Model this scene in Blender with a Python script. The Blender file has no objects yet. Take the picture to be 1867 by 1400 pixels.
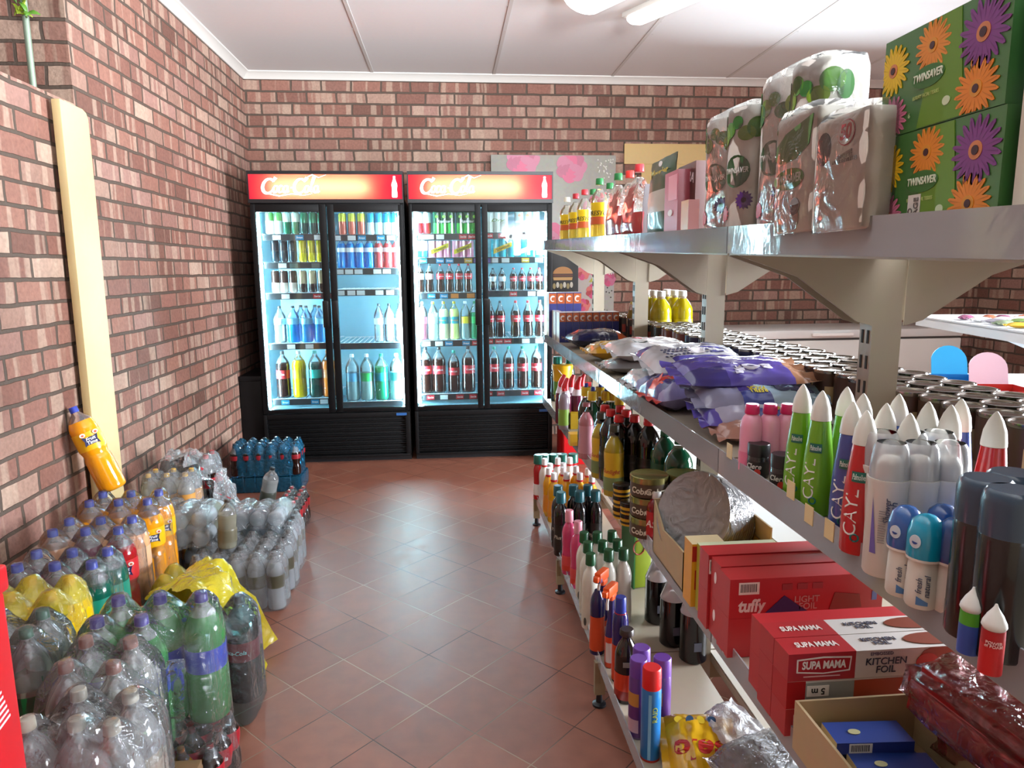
import bpy, bmesh, math, random
from mathutils import Vector, Matrix, Euler, noise
rnd = random.Random(7)
PI = math.pi
SC = bpy.context.scene
COL = SC.collection
R = math.radians
ORD = ['first', 'second', 'third', 'fourth', 'fifth', 'sixth', 'seventh', 'eighth', 'ninth', 'tenth', 'eleventh', 'twelfth',
       'thirteenth', 'fourteenth', 'fifteenth', 'sixteenth', 'seventeenth', 'eighteenth', 'nineteenth', 'twentieth',
       'twenty-first', 'twenty-second', 'twenty-third', 'twenty-fourth', 'twenty-fifth', 'twenty-sixth', 'twenty-seventh',
       'twenty-eighth', 'twenty-ninth', 'thirtieth', 'thirty-first', 'thirty-second', 'thirty-third', 'thirty-fourth',
       'thirty-fifth', 'thirty-sixth', 'thirty-seventh', 'thirty-eighth', 'thirty-ninth', 'fortieth', 'forty-first', 'forty-second']

# ------------------------------------------------------------------ camera
FPX, PITCH, YAW, ROLL, HC = 1280.0, 0.1625, 0.0886, 0.0086, 1.5
FW = Vector((math.sin(YAW)*math.cos(PITCH), math.cos(YAW)*math.cos(PITCH), -math.sin(PITCH)))
R0 = Vector((math.cos(YAW), -math.sin(YAW), 0)); D0 = FW.cross(R0)
RV = R0*math.cos(ROLL)+D0*math.sin(ROLL); DV = -R0*math.sin(ROLL)+D0*math.cos(ROLL)

def at(px, py, x=None, y=None, z=None):
    """the point of a real plane (a shelf board, a wall, the floor) that the photograph shows at this pixel"""
    d = RV*((px-933.5)/FPX)+DV*((py-700)/FPX)+FW
    if z is not None: t = (z-HC)/d.z
    elif x is not None: t = x/d.x
    else: t = y/d.y
    return Vector((0, 0, HC))+d*t

cam_d = bpy.data.cameras.new('camera'); cam = bpy.data.objects.new('camera', cam_d); COL.objects.link(cam)
cam_d.sensor_width = 36; cam_d.lens = FPX/1867*36; cam_d.clip_start = 0.02; cam_d.clip_end = 100
m3 = Matrix((RV, -DV, -FW)).transposed()
cam.matrix_world = Matrix.Translation((0, 0, HC)) @ m3.to_4x4()
SC.camera = cam

# ------------------------------------------------------------------ materials
def lin(c):
    if isinstance(c, str):
        c = [int(c[i:i+2], 16)/255 for i in (0, 2, 4)]
        c = [v/12.92 if v <= .04045 else ((v+.055)/1.055)**2.4 for v in c]
    return (c[0], c[1], c[2], 1)
_mats = {}
def newmat(name):
    m = bpy.data.materials.new(name); m.use_nodes = True
    nt = m.node_tree; nt.nodes.clear()
    o = nt.nodes.new('ShaderNodeOutputMaterial')
    return m, nt, o
def N(nt, t, **kw):
    n = nt.nodes.new('ShaderNode'+t)
    for k, v in kw.items():
        if k in n.inputs: n.inputs[k].default_value = v
        else: setattr(n, k, v)
    return n
def L(nt, a, ai, b, bi): nt.links.new(a.outputs[ai], b.inputs[bi])
def C(c, rough=.4, metal=0., coat=0., spec=.5, var=0.):
    """plain coloured material; var adds a little procedural unevenness"""
    key = ('c', c, rough, metal, coat, spec, var)
    if key in _mats: return _mats[key]
    m, nt, o = newmat('paint_'+str(c)[:8])
    p = N(nt, 'BsdfPrincipled', Roughness=rough, Metallic=metal); p.inputs['Base Color'].default_value = lin(c)
    p.inputs['Specular IOR Level'].default_value = spec
    if coat: p.inputs['Coat Weight'].default_value = coat; p.inputs['Coat Roughness'].default_value = .08
    if var:
        tc = N(nt, 'TexCoord'); nz = N(nt, 'TexNoise', Scale=35., Detail=3.)
        L(nt, tc, 'Object', nz, 'Vector')
        mx = N(nt, 'MixRGB', blend_type='MULTIPLY', Fac=var)
        mx.inputs['Color1'].default_value = lin(c); L(nt, nz, 'Color', mx, 'Color2'); L(nt, mx, 0, p, 'Base Color')
        bp = N(nt, 'Bump', Strength=.15); L(nt, nz, 'Fac', bp, 'Height'); L(nt, bp, 0, p, 'Normal')
    L(nt, p, 0, o, 0); _mats[key] = m
    return m
def plastic(c=(1, 1, 1), body=.1, rough=.08, bump=0., scale=30., milk=(.9, .92, .95)):
    """thin clear plastic: tinted see-through, a share of milky scatter and a sharp sheen"""
    key = ('p', c, body, rough, bump, scale, milk)
    if key in _mats: return _mats[key]
    m, nt, o = newmat('clear_plastic')
    tr = N(nt, 'BsdfTransparent'); tr.inputs[0].default_value = lin(c)
    df = N(nt, 'BsdfDiffuse'); df.inputs[0].default_value = lin(milk)
    gl = N(nt, 'BsdfGlossy', Roughness=rough); gl.inputs[0].default_value = (1, 1, 1, 1)
    m1 = N(nt, 'MixShader', Fac=body); L(nt, tr, 0, m1, 1); L(nt, df, 0, m1, 2)
    fr = N(nt, 'Fresnel', IOR=1.45); m2 = N(nt, 'MixShader'); L(nt, fr, 0, m2, 0); L(nt, m1, 0, m2, 1); L(nt, gl, 0, m2, 2)
    if bump:
        tc = N(nt, 'TexCoord'); nz = N(nt, 'TexNoise', Scale=scale, Detail=4., Distortion=1.2)
        L(nt, tc, 'Object', nz, 'Vector')
        b = N(nt, 'Bump', Strength=bump, Distance=.02); L(nt, nz, 'Fac', b, 'Height')
        L(nt, b, 0, gl, 'Normal'); L(nt, b, 0, fr, 'Normal'); L(nt, b, 0, df, 'Normal')
    L(nt, m2, 0, o, 0); _mats[key] = m
    return m
def emit(c, s):
    key = ('e', c, s)
    if key in _mats: return _mats[key]
    m, nt, o = newmat('lit'); e = N(nt, 'Emission', Strength=s); e.inputs[0].default_value = lin(c); L(nt, e, 0, o, 0)
    _mats[key] = m
    return m
def liquid(c, clear=.0, rough=.12):
    """bottle wall with a drink behind it; clear = share that lets light through, tinted"""
    key = ('l', c, clear, rough)
    if key in _mats: return _mats[key]
    m, nt, o = newmat('drink')
    p = N(nt, 'BsdfPrincipled', Roughness=rough); p.inputs['Base Color'].default_value = lin(c)
    p.inputs['Coat Weight'].default_value = .3
    if clear:
        tr = N(nt, 'BsdfTransparent'); tr.inputs[0].default_value = tuple(.25+.75*v for v in lin(c)[:3])+(1,)
        mx = N(nt, 'MixShader', Fac=clear); L(nt, p, 0, mx, 1); L(nt, tr, 0, mx, 2); L(nt, mx, 0, o, 0)
    else: L(nt, p, 0, o, 0)
    _mats[key] = m
    return m

def brick_mat():
    m, nt, o = newmat('face_brick')
    tc = N(nt, 'TexCoord'); sp = N(nt, 'SeparateXYZ'); L(nt, tc, 'Object', sp, 0)
    ad = N(nt, 'Math', operation='ADD'); L(nt, sp, 0, ad, 0); L(nt, sp, 1, ad, 1)
    wob = N(nt, 'TexNoise', Scale=9., Detail=2.); L(nt, tc, 'Object', wob, 'Vector')
    w1 = N(nt, 'Math', operation='MULTIPLY_ADD'); w1.inputs[1].default_value = .012; L(nt, wob, 'Fac', w1, 0); L(nt, sp, 2, w1, 2)
    w2 = N(nt, 'Math', operation='MULTIPLY_ADD'); w2.inputs[1].default_value = .02; L(nt, wob, 'Fac', w2, 0); L(nt, ad, 0, w2, 2)
    cb = N(nt, 'CombineXYZ'); L(nt, w2, 0, cb, 0); L(nt, w1, 0, cb, 1)
    br = N(nt, 'TexBrick', offset=.5); br.inputs['Scale'].default_value = 1; br.inputs['Brick Width'].default_value = .243
    br.inputs['Row Height'].default_value = .0925; br.inputs['Mortar Size'].default_value = .0085; br.inputs['Mortar Smooth'].default_value = .25
    br.inputs['Color1'].default_value = (0, 0, 0, 1); br.inputs['Color2'].default_value = (1, 1, 1, 1); br.inputs['Mortar'].default_value = (.5, .5, .5, 1)
    L(nt, cb, 0, br, 'Vector')
    rp = N(nt, 'ValToRGB'); L(nt, br, 'Color', rp, 0)
    e = rp.color_ramp.elements
    cols = [(0, '69493e'), (.2, '885e51'), (.4, '926859'), (.55, '795246'), (.7, '9b766a'), (.85, '866053'), (1, 'ae917f')]
    e[0].position, e[0].color = 0, lin(cols[0][1]); e[1].position, e[1].color = 1, lin(cols[-1][1])
    for p_, c_ in cols[1:-1]: x = e.new(p_); x.color = lin(c_)
    # pale vertical flashes inside single bricks
    s1 = N(nt, 'Math', operation='MULTIPLY'); s1.inputs[1].default_value = 17; L(nt, w2, 0, s1, 0)
    rv = N(nt, 'Math', operation='MULTIPLY'); rv.inputs[1].default_value = 40; L(nt, br, 'Color', rv, 0)
    v1 = N(nt, 'Math', operation='MULTIPLY'); v1.inputs[1].default_value = .5; L(nt, w1, 0, v1, 0)
    cs = N(nt, 'CombineXYZ'); L(nt, s1, 0, cs, 0); L(nt, v1, 0, cs, 1); L(nt, rv, 0, cs, 2)
    sn = N(nt, 'TexNoise', Scale=1., Detail=1.5); L(nt, cs, 0, sn, 'Vector')
    sr = N(nt, 'ValToRGB'); L(nt, sn, 'Fac', sr, 0); sr.color_ramp.elements[0].position = .53; sr.color_ramp.elements[1].position = .60
    mx = N(nt, 'MixRGB'); L(nt, rp, 0, mx, 'Color1'); mx.inputs['Color2'].default_value = lin('b59c88')
    sm = N(nt, 'Math', operation='MULTIPLY'); sm.inputs[1].default_value = .55; L(nt, sr, 0, sm, 0); L(nt, sm, 0, mx, 0)
    fn = N(nt, 'TexNoise', Scale=60., Detail=4.); L(nt, tc, 'Object', fn, 'Vector')
    m2 = N(nt, 'MixRGB', blend_type='OVERLAY', Fac=.35); L(nt, mx, 0, m2, 'Color1'); L(nt, fn, 'Fac', m2, 'Color2')
    m3_ = N(nt, 'MixRGB'); L(nt, br, 'Fac', m3_, 0); L(nt, m2, 0, m3_, 'Color1'); m3_.inputs['Color2'].default_value = lin('57493f')
    p = N(nt, 'BsdfPrincipled', Roughness=.75); L(nt, m3_, 0, p, 'Base Color'); p.inputs['Specular IOR Level'].default_value = .3
    iv = N(nt, 'Math', operation='MULTIPLY_ADD'); iv.inputs[1].default_value = -1; L(nt, br, 'Fac', iv, 0)
    f2 = N(nt, 'Math', operation='MULTIPLY'); f2.inputs[1].default_value = .25; L(nt, fn, 'Fac', f2, 0); L(nt, f2, 0, iv, 2)
    bp = N(nt, 'Bump', Strength=.9, Distance=.012); L(nt, iv, 0, bp, 'Height'); L(nt, bp, 0, p, 'Normal')
    L(nt, p, 0, o, 0)
    return m
def tile_mat():
    m, nt, o = newmat('terracotta_tile')
    tc = N(nt, 'TexCoord'); mp = N(nt, 'Mapping'); L(nt, tc, 'Object', mp, 0)
    mp.inputs['Location'].default_value = (.275, -2.417, 0); mp.vector_type = 'POINT'
    rt = N(nt, 'VectorRotate', rotation_type='Z_AXIS', Angle=R(45)); L(nt, mp, 0, rt, 0)
    br = N(nt, 'TexBrick', offset=0.); br.inputs['Scale'].default_value = 1
    for k, v in (('Brick Width', .233), ('Row Height', .233), ('Mortar Size', .0022), ('Mortar Smooth', .3)): br.inputs[k].default_value = v
    br.inputs['Color1'].default_value = (0, 0, 0, 1); br.inputs['Color2'].default_value = (1, 1, 1, 1)
    L(nt, rt, 0, br, 'Vector')
    rp = N(nt, 'ValToRGB'); L(nt, br, 'Color', rp, 0); e = rp.color_ramp.elements
    e[0].color = lin('825040'); e[1].color = lin('8e5a47'); x = e.new(.5); x.color = lin('885543')
    nz = N(nt, 'TexNoise', Scale=14., Detail=5.); L(nt, tc, 'Object', nz, 'Vector')
    mo = N(nt, 'MixRGB', blend_type='OVERLAY', Fac=.3); L(nt, rp, 0, mo, 'Color1'); L(nt, nz, 'Fac', mo, 'Color2')
    g = N(nt, 'TexNoise', Scale=1.6, Detail=1.); L(nt, tc, 'Object', g, 'Vector')
    gr = N(nt, 'ValToRGB'); L(nt, g, 'Fac', gr, 0); gr.color_ramp.elements[0].color = lin('3c2318'); gr.color_ramp.elements[1].color = lin('a58a72')
    gr.color_ramp.elements[0].position = .42; gr.color_ramp.elements[1].position = .58
    mm = N(nt, 'MixRGB'); L(nt, br, 'Fac', mm, 0); L(nt, mo, 0, mm, 'Color1'); L(nt, gr, 0, mm, 'Color2')
    p = N(nt, 'BsdfPrincipled', Roughness=.36); L(nt, mm, 0, p, 'Base Color')
    rr_ = N(nt, 'Math', operation='MULTIPLY_ADD'); rr_.inputs[1].default_value = .2; rr_.inputs[2].default_value = .36; L(nt, nz, 'Fac', rr_, 0); L(nt, rr_, 0, p, 'Roughness')
    iv = N(nt, 'Math', operation='MULTIPLY_ADD'); iv.inputs[1].default_value = -1; L(nt, br, 'Fac', iv, 0)
    f2 = N(nt, 'Math', operation='MULTIPLY'); f2.inputs[1].default_value = .15; L(nt, nz, 'Fac', f2, 0); L(nt, f2, 0, iv, 2)
    bp = N(nt, 'Bump', Strength=.35, Distance=.004); L(nt, iv, 0, bp, 'Height'); L(nt, bp, 0, p, 'Normal')
    L(nt, p, 0, o, 0)
    return m

# ------------------------------------------------------------------ mesh building
class MB:
    def __init__(s): s.v = []; s.f = []; s.m = []
    def add(s, vs, fs, mi=0, M=None):
        b = len(s.v)
        for p in vs:
            p = Vector(p); s.v.append(tuple(M @ p) if M else tuple(p))
        for i, f in enumerate(fs):
            s.f.append([b+k for k in f]); s.m.append(mi[i] if isinstance(mi, list) else mi)
        return s
    def box(s, x0, x1, y0, y1, z0, z1, mi=0, M=None):
        vs = [(x, y, z) for z in (z0, z1) for y in (y0, y1) for x in (x0, x1)]
        return s.add(vs, [(0, 2, 3, 1), (4, 5, 7, 6), (0, 1, 5, 4), (2, 6, 7, 3), (0, 4, 6, 2), (1, 3, 7, 5)], mi, M)
    def lathe(s, prof, seg=20, mi=0, c=(0, 0, 0), sx=1, sy=1, M=None, close=True):
        """prof: [(z, r)]; mi: index or function of z"""
        vs = []; fs = []; ms = []
        for z, r in prof:
            for k in range(seg):
                a = 2*PI*k/seg
                vs.append((c[0]+r*sx*math.cos(a), c[1]+r*sy*math.sin(a), c[2]+z))
        for i in range(len(prof)-1):
            zm = (prof[i][0]+prof[i+1][0])/2
            for k in range(seg):
                k2 = (k+1) % seg
                fs.append((i*seg+k, i*seg+k2, (i+1)*seg+k2, (i+1)*seg+k)); ms.append(mi(zm) if callable(mi) else mi)
        if close:
            fs.append(tuple(range(seg-1, -1, -1))); ms.append(mi(prof[0][0]) if callable(mi) else mi)
            n = (len(prof)-1)*seg
            fs.append(tuple(range(n, n+seg))); ms.append(mi(prof[-1][0]) if callable(mi) else mi)
        return s.add(vs, fs, ms, M)
    def tube(s, pts, r, seg=8, mi=0):
        pts = [Vector(p) for p in pts]; vs = []; fs = []
        for i, p in enumerate(pts):
            t = (pts[min(i+1, len(pts)-1)]-pts[max(i-1, 0)]).normalized()
            u = t.orthogonal().normalized(); w = t.cross(u)
            rr_ = r[i] if isinstance(r, (list, tuple)) else r
            for k in range(seg):
                a = 2*PI*k/seg; vs.append(p+u*rr_*math.cos(a)+w*rr_*math.sin(a))
        for i in range(len(pts)-1):
            for k in range(seg):
                fs.append((i*seg+k, i*seg+(k+1) % seg, (i+1)*seg+(k+1) % seg, (i+1)*seg+k))
        fs.append(tuple(range(seg))[::-1]); fs.append(tuple(range((len(pts)-1)*seg, len(pts)*seg)))
        return s.add(vs, fs, mi)
    def poly(s, pts, z0, z1, mi=0, M=None):
        n = len(pts)
        vs = [(x, y, z0) for x, y in pts]+[(x, y, z1) for x, y in pts]
        fs = [tuple(range(n))[::-1], tuple(range(n, 2*n))]+[(i, (i+1) % n, n+(i+1) % n, n+i) for i in range(n)]
        return s.add(vs, fs, mi, M)
    def grid(s, nx, ny, fn, mi=0, M=None):
        vs = [fn(i/(nx-1), j/(ny-1)) for j in range(ny) for i in range(nx)]
        fs = [(j*nx+i, j*nx+i+1, (j+1)*nx+i+1, (j+1)*nx+i) for j in range(ny-1) for i in range(nx-1)]
        if callable(mi): mi = [mi((i+.5)/(nx-1), (j+.5)/(ny-1)) for j in range(ny-1) for i in range(nx-1)]
        return s.add(vs, fs, mi, M)
    def mesh(s, name, mats, bev=0., smooth=True, ang=42):
        me = bpy.data.meshes.new(name); me.from_pydata(s.v, [], s.f)
        for m_ in (mats if isinstance(mats, (list, tuple)) else [mats]): me.materials.append(m_)
        for p, k in zip(me.polygons, s.m): p.material_index = k
        if bev:
            bm = bmesh.new(); bm.from_mesh(me)
            bmesh.ops.bevel(bm, geom=[e for e in bm.edges if e.is_manifold and e.calc_face_angle(0) > R(35)], offset=bev, segments=2, profile=.6, affect='EDGES')
            bm.to_mesh(me); bm.free()
        if smooth:
            me.shade_smooth(); me.set_sharp_from_angle(angle=R(ang))
        me.update()
        return me
def put(name, me, parent=None, loc=(0, 0, 0), rot=(0, 0, 0), label=None, kind=None):
    o = bpy.data.objects.new(name, me); COL.objects.link(o); o.location = loc; o.rotation_euler = rot
    if parent: o.parent = parent
    if label: o['label'] = label
    if kind: o['kind'] = kind
    return o
def thing(name, label, cat, loc=(0, 0, 0), rot=(0, 0, 0), group=None, me=None):
    o = put(name, me, None, loc, rot, label); o['category'] = cat
    if group: o['group'] = group
    return o
def struct(name, mb, mats, **kw): return put(name, mb.mesh(name, mats, **kw), kind='structure')
def bx(x0, x1, y0, y1, z0, z1, mi=0): return MB().box(x0, x1, y0, y1, z0, z1, mi)

_txt = {}
def tmesh(s, size, mat, shear=0., bold=0., bend=None, depth=.0006, drape=None, width=None, flip=False, lines=.8):
    """a word as a thin raised mesh in its own XY plane, wrapped round a cylinder when bend is its radius"""
    key = (s, size, mat.name, shear, bold, bend, depth, width, flip)
    if not drape and key in _txt: return _txt[key]
    cu = bpy.data.curves.new('word', 'FONT'); cu.body = s; cu.size = size; cu.shear = shear; cu.offset = bold*size
    cu.align_x = 'CENTER'; cu.align_y = 'CENTER'; cu.extrude = depth/2; cu.resolution_u = 3; cu.space_line = lines
    ob = bpy.data.objects.new('word', cu)
    me = bpy.data.meshes.new_from_object(ob)
    bpy.data.objects.remove(ob); bpy.data.curves.remove(cu)
    xs = [v.co.x for v in me.vertices]
    k = width/max(max(xs)-min(xs), 1e-6) if width and xs else 1
    for v in me.vertices:
        x, y, z = v.co.x*k, v.co.y, v.co.z
        if flip: x, y = -x, -y
        if bend: v.co = ((bend+z)*math.sin(x/bend), -(bend+z)*math.cos(x/bend), y)
        elif drape: v.co = drape(x, y, z)
        else: v.co = (x, y, z)
    me.materials.clear(); me.materials.append(mat)
    if not drape: _txt[key] = me
    return me
UP_Y = (PI/2, 0, 0)            # faces the front of the shop
UP_X = (PI/2, 0, -PI/2)        # faces the aisle
def barcode(parent, loc, rot, w=.03, h=.018):
    mb = MB().box(-w/2, w/2, -h/2, h/2, -.0004, .0002)
    x = -w*.42; rb = random.Random(3)
    while x < w*.4:
        d = rb.choice((.02, .035, .05))*w; mb.box(x, x+d*.6, -h*.3, h*.38, .0002, .0004, 1); x += d*1.25
    return put('barcode', mb.mesh('barcode', [C('e8e6e0', .5), C('151515', .5)], smooth=False), parent, loc, rot)

def cut(prof, a, b):
    """the piece of a (z, r) profile between heights a and b"""
    def rz(z):
        for (z0, r0), (z1, r1) in zip(prof, prof[1:]):
            if z0 <= z <= z1: return r0+(r1-r0)*((z-z0)/(z1-z0) if z1 > z0 else 1)
        return prof[-1][1]
    return [(a, rz(a))]+[p for p in prof if a < p[0] < b]+[(b, rz(b))]
def spline(pts, n=3):
    """smooth a coarse profile"""
    out = []
    for i in range(len(pts)-1):
        p0, p1, p2, p3 = pts[max(i-1, 0)], pts[i], pts[i+1], pts[min(i+2, len(pts)-1)]
        for k in range(n):
            t = k/n
            f = lambda j: .5*((2*p1[j])+(-p0[j]+p2[j])*t+(2*p0[j]-5*p1[j]+4*p2[j]-p3[j])*t*t+(-p0[j]+3*p1[j]-3*p2[j]+p3[j])*t**3)
            out.append((f(0), max(f(1), 0.001)))
    return out+[pts[-1]]
# silhouettes: (height, radius) of a bottle without its cap, both as shares
PROFS = {
    'pet': [(0, .72), (.015, .9), (.05, 1), (.2, 1), (.38, .985), (.42, .96), (.6, .97), (.66, 1), (.74, .93), (.82, .7), (.88, .42), (.915, .3), (.93, .33), (.94, .27)],
    'juice': [(0, .75), (.015, .93), (.06, 1), (.2, .99), (.38, .97), (.43, .88), (.47, .93), (.52, 1), (.7, 1), (.76, .98), (.84, .78), (.9, .45), (.93, .3), (.945, .27)],
    'contour': [(0, .75), (.02, .95), (.1, 1), (.25, .97), (.34, .86), (.42, .9), (.52, .98), (.62, 1), (.7, .93), (.8, .62), (.88, .4), (.93, .32), (.945, .28)],
    'water': [(0, .8), (.02, .97), (.1, 1), (.3, .97), (.33, 1), (.45, .96), (.48, 1), (.66, 1), (.74, .9), (.84, .55), (.9, .33), (.93, .32), (.945, .28)],
    'flask': [(0, .9), (.02, 1), (.3, 1), (.6, 1), (.72, .97), (.8, .8), (.86, .5), (.88, .42), (.9, .4)],
    'squeeze': [(0, .9), (.02, 1), (.25, 1), (.4, .93), (.55, .97), (.66, .95), (.74, .78), (.8, .5), (.83, .4)],
    'jug': [(0, .88), (.02, 1), (.55, 1), (.68, .96), (.78, .72), (.86, .42), (.9, .38)],
    'can': [(0, .76), (.03, .86), (.06, 1), (.9, 1), (.95, .93), (.975, .84), (.985, .84)],
    'tin': [(0, .97), (.02, 1), (.05, 1), (.07, .97), (.93, .97), (.95, 1), (.985, 1), (.99, .95), (.985, .9)],
    'spray': [(0, .92), (.015, 1), (.86, 1), (.92, .85), (.94, .8)],
}
_spec = {}
def bottle(shape, h, r, drink, cap='202020', label=None, fill=.8, lab=(.42, .6), capr=.3, capz=.935, top=None, seg=18, sy=1., word=None, wcol='ffffff', wsize=.3, coll=None, label2=None):
    """spec of a bottle: parts bottle, (label), cap and (lettering)"""
    key = (shape, h, r, drink, cap, label, fill, lab, capr, capz, top, seg, sy, word, wcol, wsize, coll, label2)
    if key in _spec: return _spec[key]
    pr = [(z*h, q*r) for z, q in spline(PROFS[shape])]
    dm = drink if not isinstance(drink, str) else liquid(drink)
    tm = top or plastic()
    mats = [dm, tm]
    prof = pr if fill >= 1 else cut(pr, 0, fill*h)+cut(pr, fill*h+1e-5, pr[-1][0])
    parts = [('bottle', MB().lathe(prof, seg, lambda z: 0 if z < fill*h else 1, sy=sy).mesh('bottle', mats))]
    if label:
        lp = [(z, q+.0008) for z, q in cut(pr, lab[0]*h, lab[1]*h)]
        mb = MB().lathe(lp, seg, 0, sy=sy, close=False); ms = [C(label, .35)]
        if label2:
            zz = lab[0]*h+(lab[1]-lab[0])*h*.35; mb = MB().lathe(cut(lp, lp[0][0], zz)+cut(lp, zz+1e-5, lp[-1][0]), seg, lambda z: 0 if z > zz else 1, sy=sy, close=False); ms.append(C(label2, .35))
        parts.append(('label', mb.mesh('label', ms)))
    if cap:
        cr = capr*r; z0 = capz*h; z1 = h
        if cap == 'none': pass
        else:
            parts.append(('cap', MB().lathe([(z0, cr*1.0), (z0+.001, cr*1.06), (z1-.003, cr*1.0), (z1, cr*.9)], 14, sy=sy).mesh('cap', C(cap, .35))))
    if coll: parts.append(('neck_ring', MB().lathe([((capz-.035)*h, capr*r*1.15), (capz*h, capr*r*1.15)], 14, sy=sy).mesh('neck_ring', C(coll, .4))))
    if word and label:
        zc = (lab[0]+lab[1])/2*h; rr_ = cut(pr, zc, zc+1e-4)[0][1]+.0012
        me = tmesh(word, wsize*(lab[1]-lab[0])*h, C(wcol, .5), .25, .01, bend=rr_).copy()
        for v in me.vertices: v.co.z += zc
        parts.append(('lettering', me))
    _spec[key] = parts
    return parts
def spawn(name, label, cat, spec, loc, rz=0., group=None, tilt=(0, 0)):
    t = thing(name, label, cat, loc, (tilt[0], tilt[1], rz), group)
    for n, me in spec: put(n, me, t)
    return t
def spawn_part(parent, spec, loc, rz=0., rot=None, name=None):
    b = None
    for n, me in spec:
        if b is None: b = put(name or n, me, parent, loc, rot or (0, 0, rz))
        else: put(n, me, b)
    return b
_can = {}
def can(h, r, c, c2=None, split=.5, seg=16):
    key = (h, r, c, c2, split)
    if key in _can: return _can[key]
    pr = [(z*h, q*r) for z, q in PROFS['can']]
    pr2 = cut(pr, 0, h*split)+cut(pr, h*split+1e-5, pr[-1][0])
    b = MB().lathe(pr2, seg, lambda z: 0 if z < h*split else 1).mesh('can_body', [C(c, .25, .25), C(c2 or c, .25, .25)])
    l = MB().lathe([(h*.975, r*.85), (h, r*.85), (h, r*.8), (h*.985, r*.78), (h*.985, .001)], seg).mesh('can_lid', C('c8ccd0', .25, .9))
    _can[key] = [('can_body', b), ('lid', l)]
    return _can[key]
def pillow(Lx, Wy, H, mats, zone=None, seed=0, fin=.018, wr=.006, p=3.2, nx=30, ny=18):
    """a filled film bag lying flat, long side along x, pinched shut at both ends; returns mesh and height of the upper face"""
    def zs(u, v):
        a = max(0, 1-abs(u)**p)**.55*max(0, 1-abs(v)**2.6)**.5
        w = noise.noise(Vector((u*3+seed*7.1, v*4, seed)))*.5+noise.noise(Vector((u*9, v*7+seed*3.3, 2)))*.35*(.3+abs(u))
        return a*H*.5*(1+.25*w)+wr*w*a
    def edge(u, v): return (u*Lx/2*(1+.03*noise.noise(Vector((v*5, seed, 0)))), v*Wy/2*(1-.10*abs(u)**6+.04*noise.noise(Vector((u*4, seed, 1)))))
    mb = MB()
    def top(i, j):
        u, v = 2*i-1, 2*j-1; x, y = edge(u, v); return (x, y, zs(u, v)+H*.5)
    def bot(i, j):
        u, v = 1-2*i, 2*j-1; x, y = edge(u, v); return (x, y, H*.5-zs(u, v)*.95)
    mb.grid(nx, ny, top, zone or 0); mb.grid(nx, ny, bot, (lambda a, b: zone(1-a, b)) if zone else 0)
    for s in (-1, 1):
        def fn(i, j, s=s):
            v = 2*j-1; x, y = edge(s, v); return (x+s*i*fin, y*(1+.06*i), H*.5+.006*math.sin(v*9+seed)*i)
        mb.grid(3, ny, fn, zone(.01 if s < 0 else .99, .5) if zone else 0)
    def surf(x, y): return H*.5+zs(max(-1, min(1, 2*x/Lx)), max(-1, min(1, 2*y/Wy)))
    return mb.mesh('bag', mats, ang=60), surf
# ------------------------------------------------------------------ the room
XL, YB, ZC, XR, YF = -1.627, 6.22, 3.1, 4.9, -2.6
brick = brick_mat(); white = C('e4e2dc', .6); cream = C('d2b274', .55, var=.12)
ceil_m = C('e6e5e3', .8, var=.05)
struct('floor', bx(XL-.3, XR+.2, YF-.2, YB+.2, -.1, 0), tile_mat(), smooth=False)
struct('ceiling', bx(XL-1.8, XR+.2, YF-.2, YB+.2, ZC, ZC+.1), ceil_m, smooth=False)
mb = MB()
mb.box(XL-.34, XL, 3.42, YB+.2, 0, ZC)                    # full-height stretch
mb.box(XL-.34, XL, YF, 3.42, 0, 2.235)                    # stretch below the open ledge
mb.box(XL-1.7, XL-1.6, YF, 3.62, 2.0, ZC); mb.box(XL-1.6, XL-.34, 3.42, 3.62, 2.0, ZC)   # dim space behind the opening
mb.box(XL-1.6, XL-.34, YF-.2, YF, 2.0, ZC); mb.box(XL-1.6, XL-.34, YF, 3.42, 2.0, 2.1)
struct('wall_left', mb, brick, smooth=False)
W0, W1, WZ0, WZ1 = 1.84, 3.7, 1.70, 2.33
mb = MB()
for a in ((XL, W0, 0, ZC), (W1, XR, 0, ZC), (W0, W1, 0, WZ0), (W0, W1, WZ1, ZC)): mb.box(a[0], a[1], YB, YB+.22, a[2], a[3])
struct('wall_back', mb, brick, smooth=False)
D0_, D1_, DZ = 1.0, 3.2, 2.65
mb = MB()
for a in ((YF, D0_, 0, ZC), (D1_, YB, 0, ZC), (D0_, D1_, DZ, ZC)): mb.box(XR, XR+.2, a[0], a[1], a[2], a[3])
struct('wall_right', mb, brick, smooth=False)
mb = MB(); mb.box(XL-.4, .95, YF-.2, YF, 0, ZC); mb.box(2.65, XR+.2, YF-.2, YF, 0, ZC); mb.box(.95, 2.65, YF-.2, YF, 2.5, ZC)
struct('wall_front', mb, C('b9a88f', .7), smooth=False)
mb = MB()
for y in (D0_, D1_-.06): mb.box(XR-.01, XR+.12, y, y+.06, 0, DZ)
mb.box(XR-.01, XR+.12, D0_, D1_, DZ-.06, DZ)
struct('door_1', mb, C('d8d4c8', .5), bev=.004)
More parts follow.
